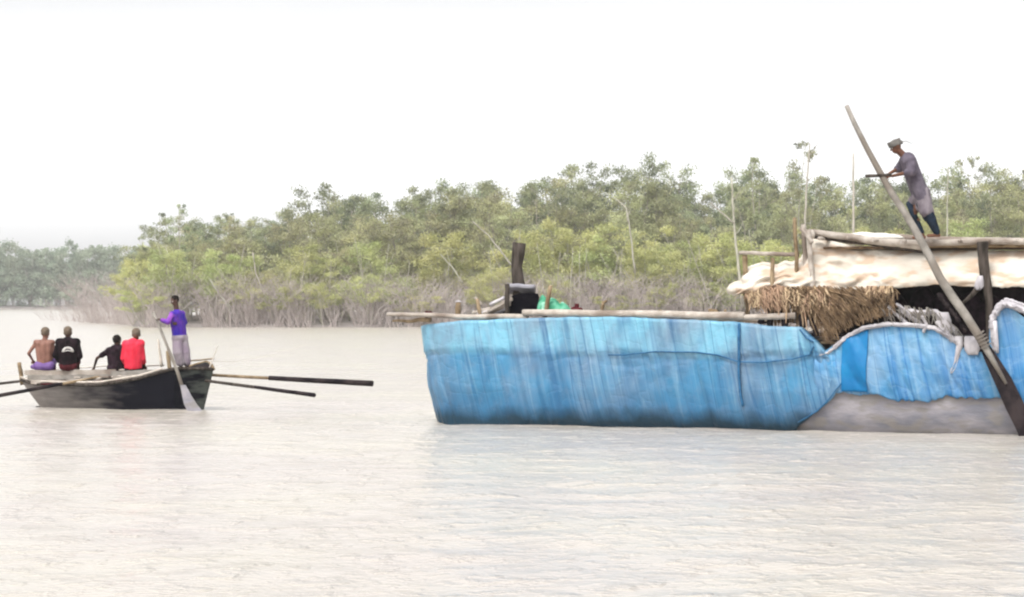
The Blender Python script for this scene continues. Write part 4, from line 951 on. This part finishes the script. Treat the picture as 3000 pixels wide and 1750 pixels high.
# pale rubbing strake and rim
for sgn in (0, 1):
    pts = [rpt(t, y if sgn == 0 else 1.5-y, 99)+Vector((0, -.02 if sgn == 0 else .02, .01)) for t, y in RT]
    o = MB().tube(pts, [.032]*len(pts), 7, jit=.1, seed=sgn+2).build('gunwale', M['brownwood' if sgn else 'oldpost'], rb)
pts = [rpt(t, y, 99)+Vector((0, -.01, .07)) for t, y in RT[:6]]
MB().tube(pts, [.022]*len(pts), 6, jit=.1, seed=6).build('gunwale', M['stick'], rb)
def R2(u, v, Y): return P(u, v, Y)
def rlog(name, u0, v0, Y0, u1, v1, Y1, r0, r1, mt='stick', seed=1, par=rb, flat=1.0, wob=.006):
    return MB().log(R2(u0, v0, Y0), R2(u1, v1, Y1), r0, r1, 8, 6, wob, seed, flat).build(name, M[mt], par)
for k, (a, b, Ya, c, d, Yc, r, mt) in enumerate(((66, 1094, 61.9, 420, 1082, 60.6, .03, 'stick'), (68, 1108, 61.2, 300, 1100, 60.6, .035, 'stick'), (80, 1118, 61.0, 330, 1112, 60.3, .03, 'oldpost'), (150, 1120, 60.7, 440, 1096, 60.0, .04, 'stick'),
        (240, 1118, 60.6, 520, 1078, 60.2, .03, 'log'), (300, 1106, 60.5, 500, 1090, 59.9, .045, 'stick'), (60, 1088, 62.2, 330, 1072, 61.8, .022, 'stick'), (330, 1078, 61.7, 480, 1070, 60.9, .025, 'log'), (120, 1126, 60.6, 400, 1112, 59.9, .025, 'maroon'), (400, 1092, 60.0, 515, 1086, 59.7, .05, 'log'))):
    rlog('plank', a, b, Ya, c, d, Yc, r, r, mt, 80+k, flat=.6)
for k, (a, b, Ya, c, d, Yc, h_) in enumerate(((72, 1093, 60.85, 338, 1090, 60.35, .055), (80, 1107, 60.8, 330, 1104, 60.3, .05), (90, 1120, 60.72, 320, 1117, 60.25, .045), (325, 1095, 60.1, 470, 1089, 59.75, .05), (330, 1108, 60.05, 455, 1100, 59.72, .04))):
    w0, w1 = R2(a, b, Ya), R2(c, d, Yc); mb = MB(); vv = []
    for i in range(13):
        q_ = w0.lerp(w1, i/12)+Vector((0, 0, .015*noise.noise((i*.5, k, 0)))); hh = h_*(1+.3*noise.noise((i*.7, k, 5)))
        vv += [q_+Vector((0, 0, hh)), q_+Vector((.01, .025, hh)), q_+Vector((.01, .025, -hh)), q_+Vector((0, 0, -hh))]
    mb.add(vv, [(i*4+j, i*4+4+j, i*4+4+(j+1) % 4, i*4+(j+1) % 4) for i in range(12) for j in range(4)]+[(0, 1, 2, 3), (51, 50, 49, 48)]); mb.build('plank', M['pole' if k % 2 else 'log'], rb, smooth=False)
for k, t in enumerate((.35, 1.0, 1.75, 2.5, 3.1)):
    mb = MB().box(O2+A2*t+N2*.75+Vector((0, 0, .66+.02*k)), A2*.12, N2*.60, Vector((0, 0, .018))); mb.build('thwart', M['log'], rb, smooth=False)
mb = MB(); mb.box(O2+A2*1.6+N2*.75, A2*1.7, N2*.55, Vector((0, 0, .02))); mb.build('floor', M['darkwood'], rb, smooth=False)
dk = [rpt(t, y, 99, .04)-Vector((0, 0, .015)) for t, y in fine if t > 3.25]
MB().add(dk, [tuple(range(len(dk)))]).build('bow_deck', M['darkwood'], rb, smooth=False)
rlog('stern_post', 56, 1062, 61.0, 66, 1128, 61.0, .045, .05, 'brownwood', 91)
rlog('tholepin', 463, 994, 59.6, 474, 1075, 59.6, .022, .035, 'stick', 92); rlog('tholepin', 491, 1028, 59.5, 499, 1092, 59.5, .04, .05, 'brownwood', 93)
rlog('tholepin', 187, 1060, 60.9, 187, 1108, 60.7, .04, .045, 'stick', 94)
rlog('pole', 552, 1058, 60.2, 626, 1051, 59.9, .018, .016, 'brownwood', 95); rlog('pole', 639, 1012, 59.9, 612, 1082, 59.8, .008, .018, 'stick', 96)
o = MB().tube([R2(612, 1058, 59.9), R2(690, 1060, 59.9), R2(760, 1049, 59.9), R2(830, 1028, 59.9), R2(893, 1012, 59.9)], [.006, .005, .004, .003, .002], 5).build('fishing_rod', M['stick']); tag(o, 'very thin pale rod sticking out over the water from the bow of the rowing boat', 'rod')
# oars of the rowing boat
def roar(a, b, c, label, r0, r1, mt2, split):
    e = empty('oar', a); tag(e, label, 'oar', 'oars of the rowing boat'); m_ = a.lerp(b, split)
    MB().log(a, m_, r0, r0*1.05, 7, 5, .004, 11).build('shaft', M[c], e)
    MB().log(m_, b, r1*.8, r1, 8, 6, .006, 12).build('blade', M[mt2], e); return e
roar(R2(440, 1090, 60.6), R2(1092, 1124, 59.2), 'brownwood', 'longest oar with a thick black end reaching right from the rowing boat bow', .034, .064, 'darkwood', .54)
roar(R2(470, 1098, 60.3), R2(922, 1158, 58.2), 'oldpost', 'shorter dark oar below the longest one at the bow', .034, .046, 'darkwood', .62)
roar(R2(330, 1086, 61.6), R2(-60, 1131, 61.8), 'brownwood', 'upper oar reaching out left over the stern of the rowing boat', .024, .034, 'oldpost', .6)
roar(R2(350, 1094, 60.5), R2(-70, 1172, 59.6), 'brownwood', 'lower dark oar reaching out left over the near side of the stern', .030, .045, 'darkwood', .4)
# steering paddle held by the standing man
pad = empty('paddle', R2(540, 1150, 58.9)); tag(pad, 'pale wide bladed paddle held upright by the standing man in purple', 'paddle')
pp = [(448, 914, .022), (462, 945, .026), (478, 985, .030), (500, 1040, .034), (520, 1090, .038), (536, 1140, .042)]
MB().tube([R2(u, v, 59.35-.35*(v-914)/230) for u, v, r in pp], [r for u, v, r in pp], 8, jit=.05, seed=7).build('shaft', M['pole'], pad)
vv = []
for (ul, ur, v) in ((528, 544, 1128), (533, 560, 1158), (539, 577, 1185), (548, 592, 1203), (560, 600, 1212)):
    for u, d in ((ul, 0), ((ul+ur)/2, -.03), (ur, 0), ((ul+ur)/2, .03)): vv.append(R2(u, v, 58.85+d))
MB().add(vv, [(i*4+j, i*4+(j+1) % 4, i*4+4+(j+1) % 4, i*4+4+j) for i in range(4) for j in range(4)]+[(3, 2, 1, 0), (16, 17, 18, 19)]).build('blade', M['hull_mud'], pad, smooth=False)
# ------------------------------------------------------------------ people in the rowing boat
def PP(u, v, Y): return P(u, v, Y)
Yp = 59.55; J = dict(head=PP(513, 882, Yp-.02), shL=PP(505, 922, Yp-.14), shR=PP(533, 920, Yp+.12), elL=PP(492, 944, Yp-.28), elR=PP(541, 946, Yp+.16), haL=PP(474, 938, Yp-.26), haR=PP(520, 948, Yp-.12),
    pel=PP(527, 990, Yp), hipL=PP(519, 992, Yp-.05), hipR=PP(535, 992, Yp+.06), knL=PP(521, 1034, Yp-.08), knR=PP(542, 1032, Yp+.05), anL=PP(531, 1072, Yp), anR=PP(548, 1072, Yp+.08))
fv = Vector((-.75, -.5, -.25)); uvv = Vector((-.2, 0, 1))
man2 = person('man in a purple shirt standing in the bow of the rowing boat', J, fv, uvv, M['skin_dark'], M['hair'], .96, .7, (Vector((-1, .2, 0)), Vector((-1, 0, 0))), .008, foot=Vector((-.8, -.6, 0)))
shirt(man2, J, M['purple'], .96, .95, hem=PP(526, 984, Yp), ex=.018, q=1.0, sr=1.0)
trousers(man2, J, M['lungi'], .96, .86, .03, .03)
def rower(label, uh, vh, Y, seat_v, sh, el, ha, skin, hair, s, turn=0, armR=None, torso_w=1.0):
    "sitting with the back to us; screen left = L"
    hd_ = PP(uh, vh, Y); (ul, vl), (ur, vr) = sh; cx = PP((ul+ur)/2, seat_v-8, Y)
    J = dict(head=hd_, shL=PP(ul+7, vl, Y-.01), shR=PP(ur-7, vr, Y-.01), elL=PP(*el[0], Y+.02), elR=PP(*el[1], Y+.02), haL=PP(*ha[0], Y+.24), haR=PP(*ha[1], Y+.24), pel=cx,
             hipL=cx+Vector((-.09, .03, .0)), hipR=cx+Vector((.09, .03, .0)))
    J['knL'] = J['hipL']+Vector((-.06, .36, .08)); J['knR'] = J['hipR']+Vector((.06, .36, .08))
    J['anL'] = J['knL']+Vector((0, .10, -.38)); J['anR'] = J['knR']+Vector((0, .10, -.38))
    f_ = Vector((math.sin(turn), math.cos(turn), -.1)); return person(label, J, f_, Vector((0, -.05, 1)), skin, hair, s, .9, (Vector((.3, 0, -1)), Vector((-.3, 0, -1))), .009, torso_w=torso_w, hs=1.2), J
p1, J1 = rower('shirtless man in a violet wrap sitting leftmost in the rowing boat', 133, 978, 60.9, 1078, ((99, 1004), (160, 1004)), ((84, 1036), (160, 1040)), ((96, 1056), (148, 1058)), M['skin_mid'], M['hair_brown'], .97, .2, torso_w=1.15)
b = MB(); c = J1['pel']; b.cap(c+Vector((-.12, 0, -.03)), c+Vector((.13, 0, -.03)), .125, .125); b.cap(c+Vector((-.1, 0, -.03)), c+Vector((-.28, .1, -.04)), .10, .05)
for k in 'LR': b.cap(J1['hip'+k], J1['kn'+k], .11, .085)
b.remesh('wrap', M['violet'], p1, .01, 4)
p2, J2 = rower('man in a black shirt with a pale emblem on the back', 199, 976, 60.6, 1080, ((167, 1003), (231, 1003)), ((162, 1040), (234, 1044)), ((176, 1062), (222, 1062)), M['skin_dark'], M['hair_brown'], .97, .1)
shirt(p2, J2, M['blackcloth'], .97, .9, hem=PP(198, 1062, 60.6), ex=.026, q=1.1); trousers(p2, J2, M['maroon'], .97, .5, .018, name='shorts')
p3, J3 = rower('dark shirted man leaning with one arm stretched out to the left', 343, 1000, 60.9, 1086, ((312, 1028), (364, 1020)), ((284, 1050), (360, 1056)), ((276, 1076), (352, 1072)), M['skin_dark'], M['hair'], .93, .5)
shirt(p3, J3, M['darkcloth'], .93, .3, hem=PP(340, 1070, 60.9), ex=.022, q=1.05); trousers(p3, J3, M['darkcloth'], .93, .5, .018, name='shorts')
p4, J4 = rower('man in a bright red shirt sitting beside the dark shirted rower', 399, 981, 60.4, 1092, ((362, 1009), (419, 1007)), ((362, 1050), (418, 1050)), ((372, 1074), (424, 1072)), M['skin_brown'], M['hair_brown'], .97, -.15)
shirt(p4, J4, M['red'], .97, .75, hem=PP(390, 1074, 60.4), ex=.028, q=1.1); trousers(p4, J4, M['blackcloth'], .97, .5, .018, name='shorts')
# pale arched emblem on the black shirt, laid on its cloth
def emblem(par, pts, rad, Yf):
    shb = [c_ for c_ in par.children if c_.name.startswith('shirt')][0]; dg = bpy.context.evaluated_depsgraph_get()
    from mathutils.bvhtree import BVHTree
    me_ = shb.data; bv = BVHTree.FromPolygons([Vector(v_.co) for v_ in me_.vertices], [tuple(p_.vertices) for p_ in me_.polygons]); q = []
    for u, v in pts:
        o_ = P(u, v, Yf-1.5); h = bv.ray_cast(o_, (P(u, v, Yf)-o_).normalized())
        if h[0]: q.append(h[0]-Vector((0, .004, 0)))
    return q
q = emblem(p2, [(184, 1032), (186, 1026), (191, 1021), (199, 1019), (207, 1021), (212, 1026), (214, 1032)], 0, 60.6)
if len(q) > 3: MB().tube(q, .026, 6, flat=.5).build('emblem', M['emblem'], [c_ for c_ in p2.children if c_.name.startswith('shirt')][0])
q = emblem(p2, [(187, 1030), (199, 1027), (211, 1030)], 0, 60.6)
if len(q) > 2: MB().tube(q, .026, 6, flat=.5).build('emblem', M['emblem'], [c_ for c_ in p2.children if c_.name.startswith('shirt')][0])
#@@ENDOBJS

# haze
hm = bpy.data.materials.new('haze'); hm.use_nodes = True; t = hm.node_tree; t.nodes.remove(t.nodes['Principled BSDF'])
pv = N(t, 'ShaderNodeVolumePrincipled'); pv.inputs['Color'].default_value = (.93, .95, .97, 1); pv.inputs['Density'].default_value = .0002
t.links.new(pv.outputs[0], t.nodes['Material Output'].inputs['Volume'])
hz = MB().box((0, 460, 12), (305, 0, 0), (0, 485, 0), (0, 0, 14)).build('haze', hm, smooth=False); tag(hz, 'thin pale haze over the river', 'haze', kind='stuff')
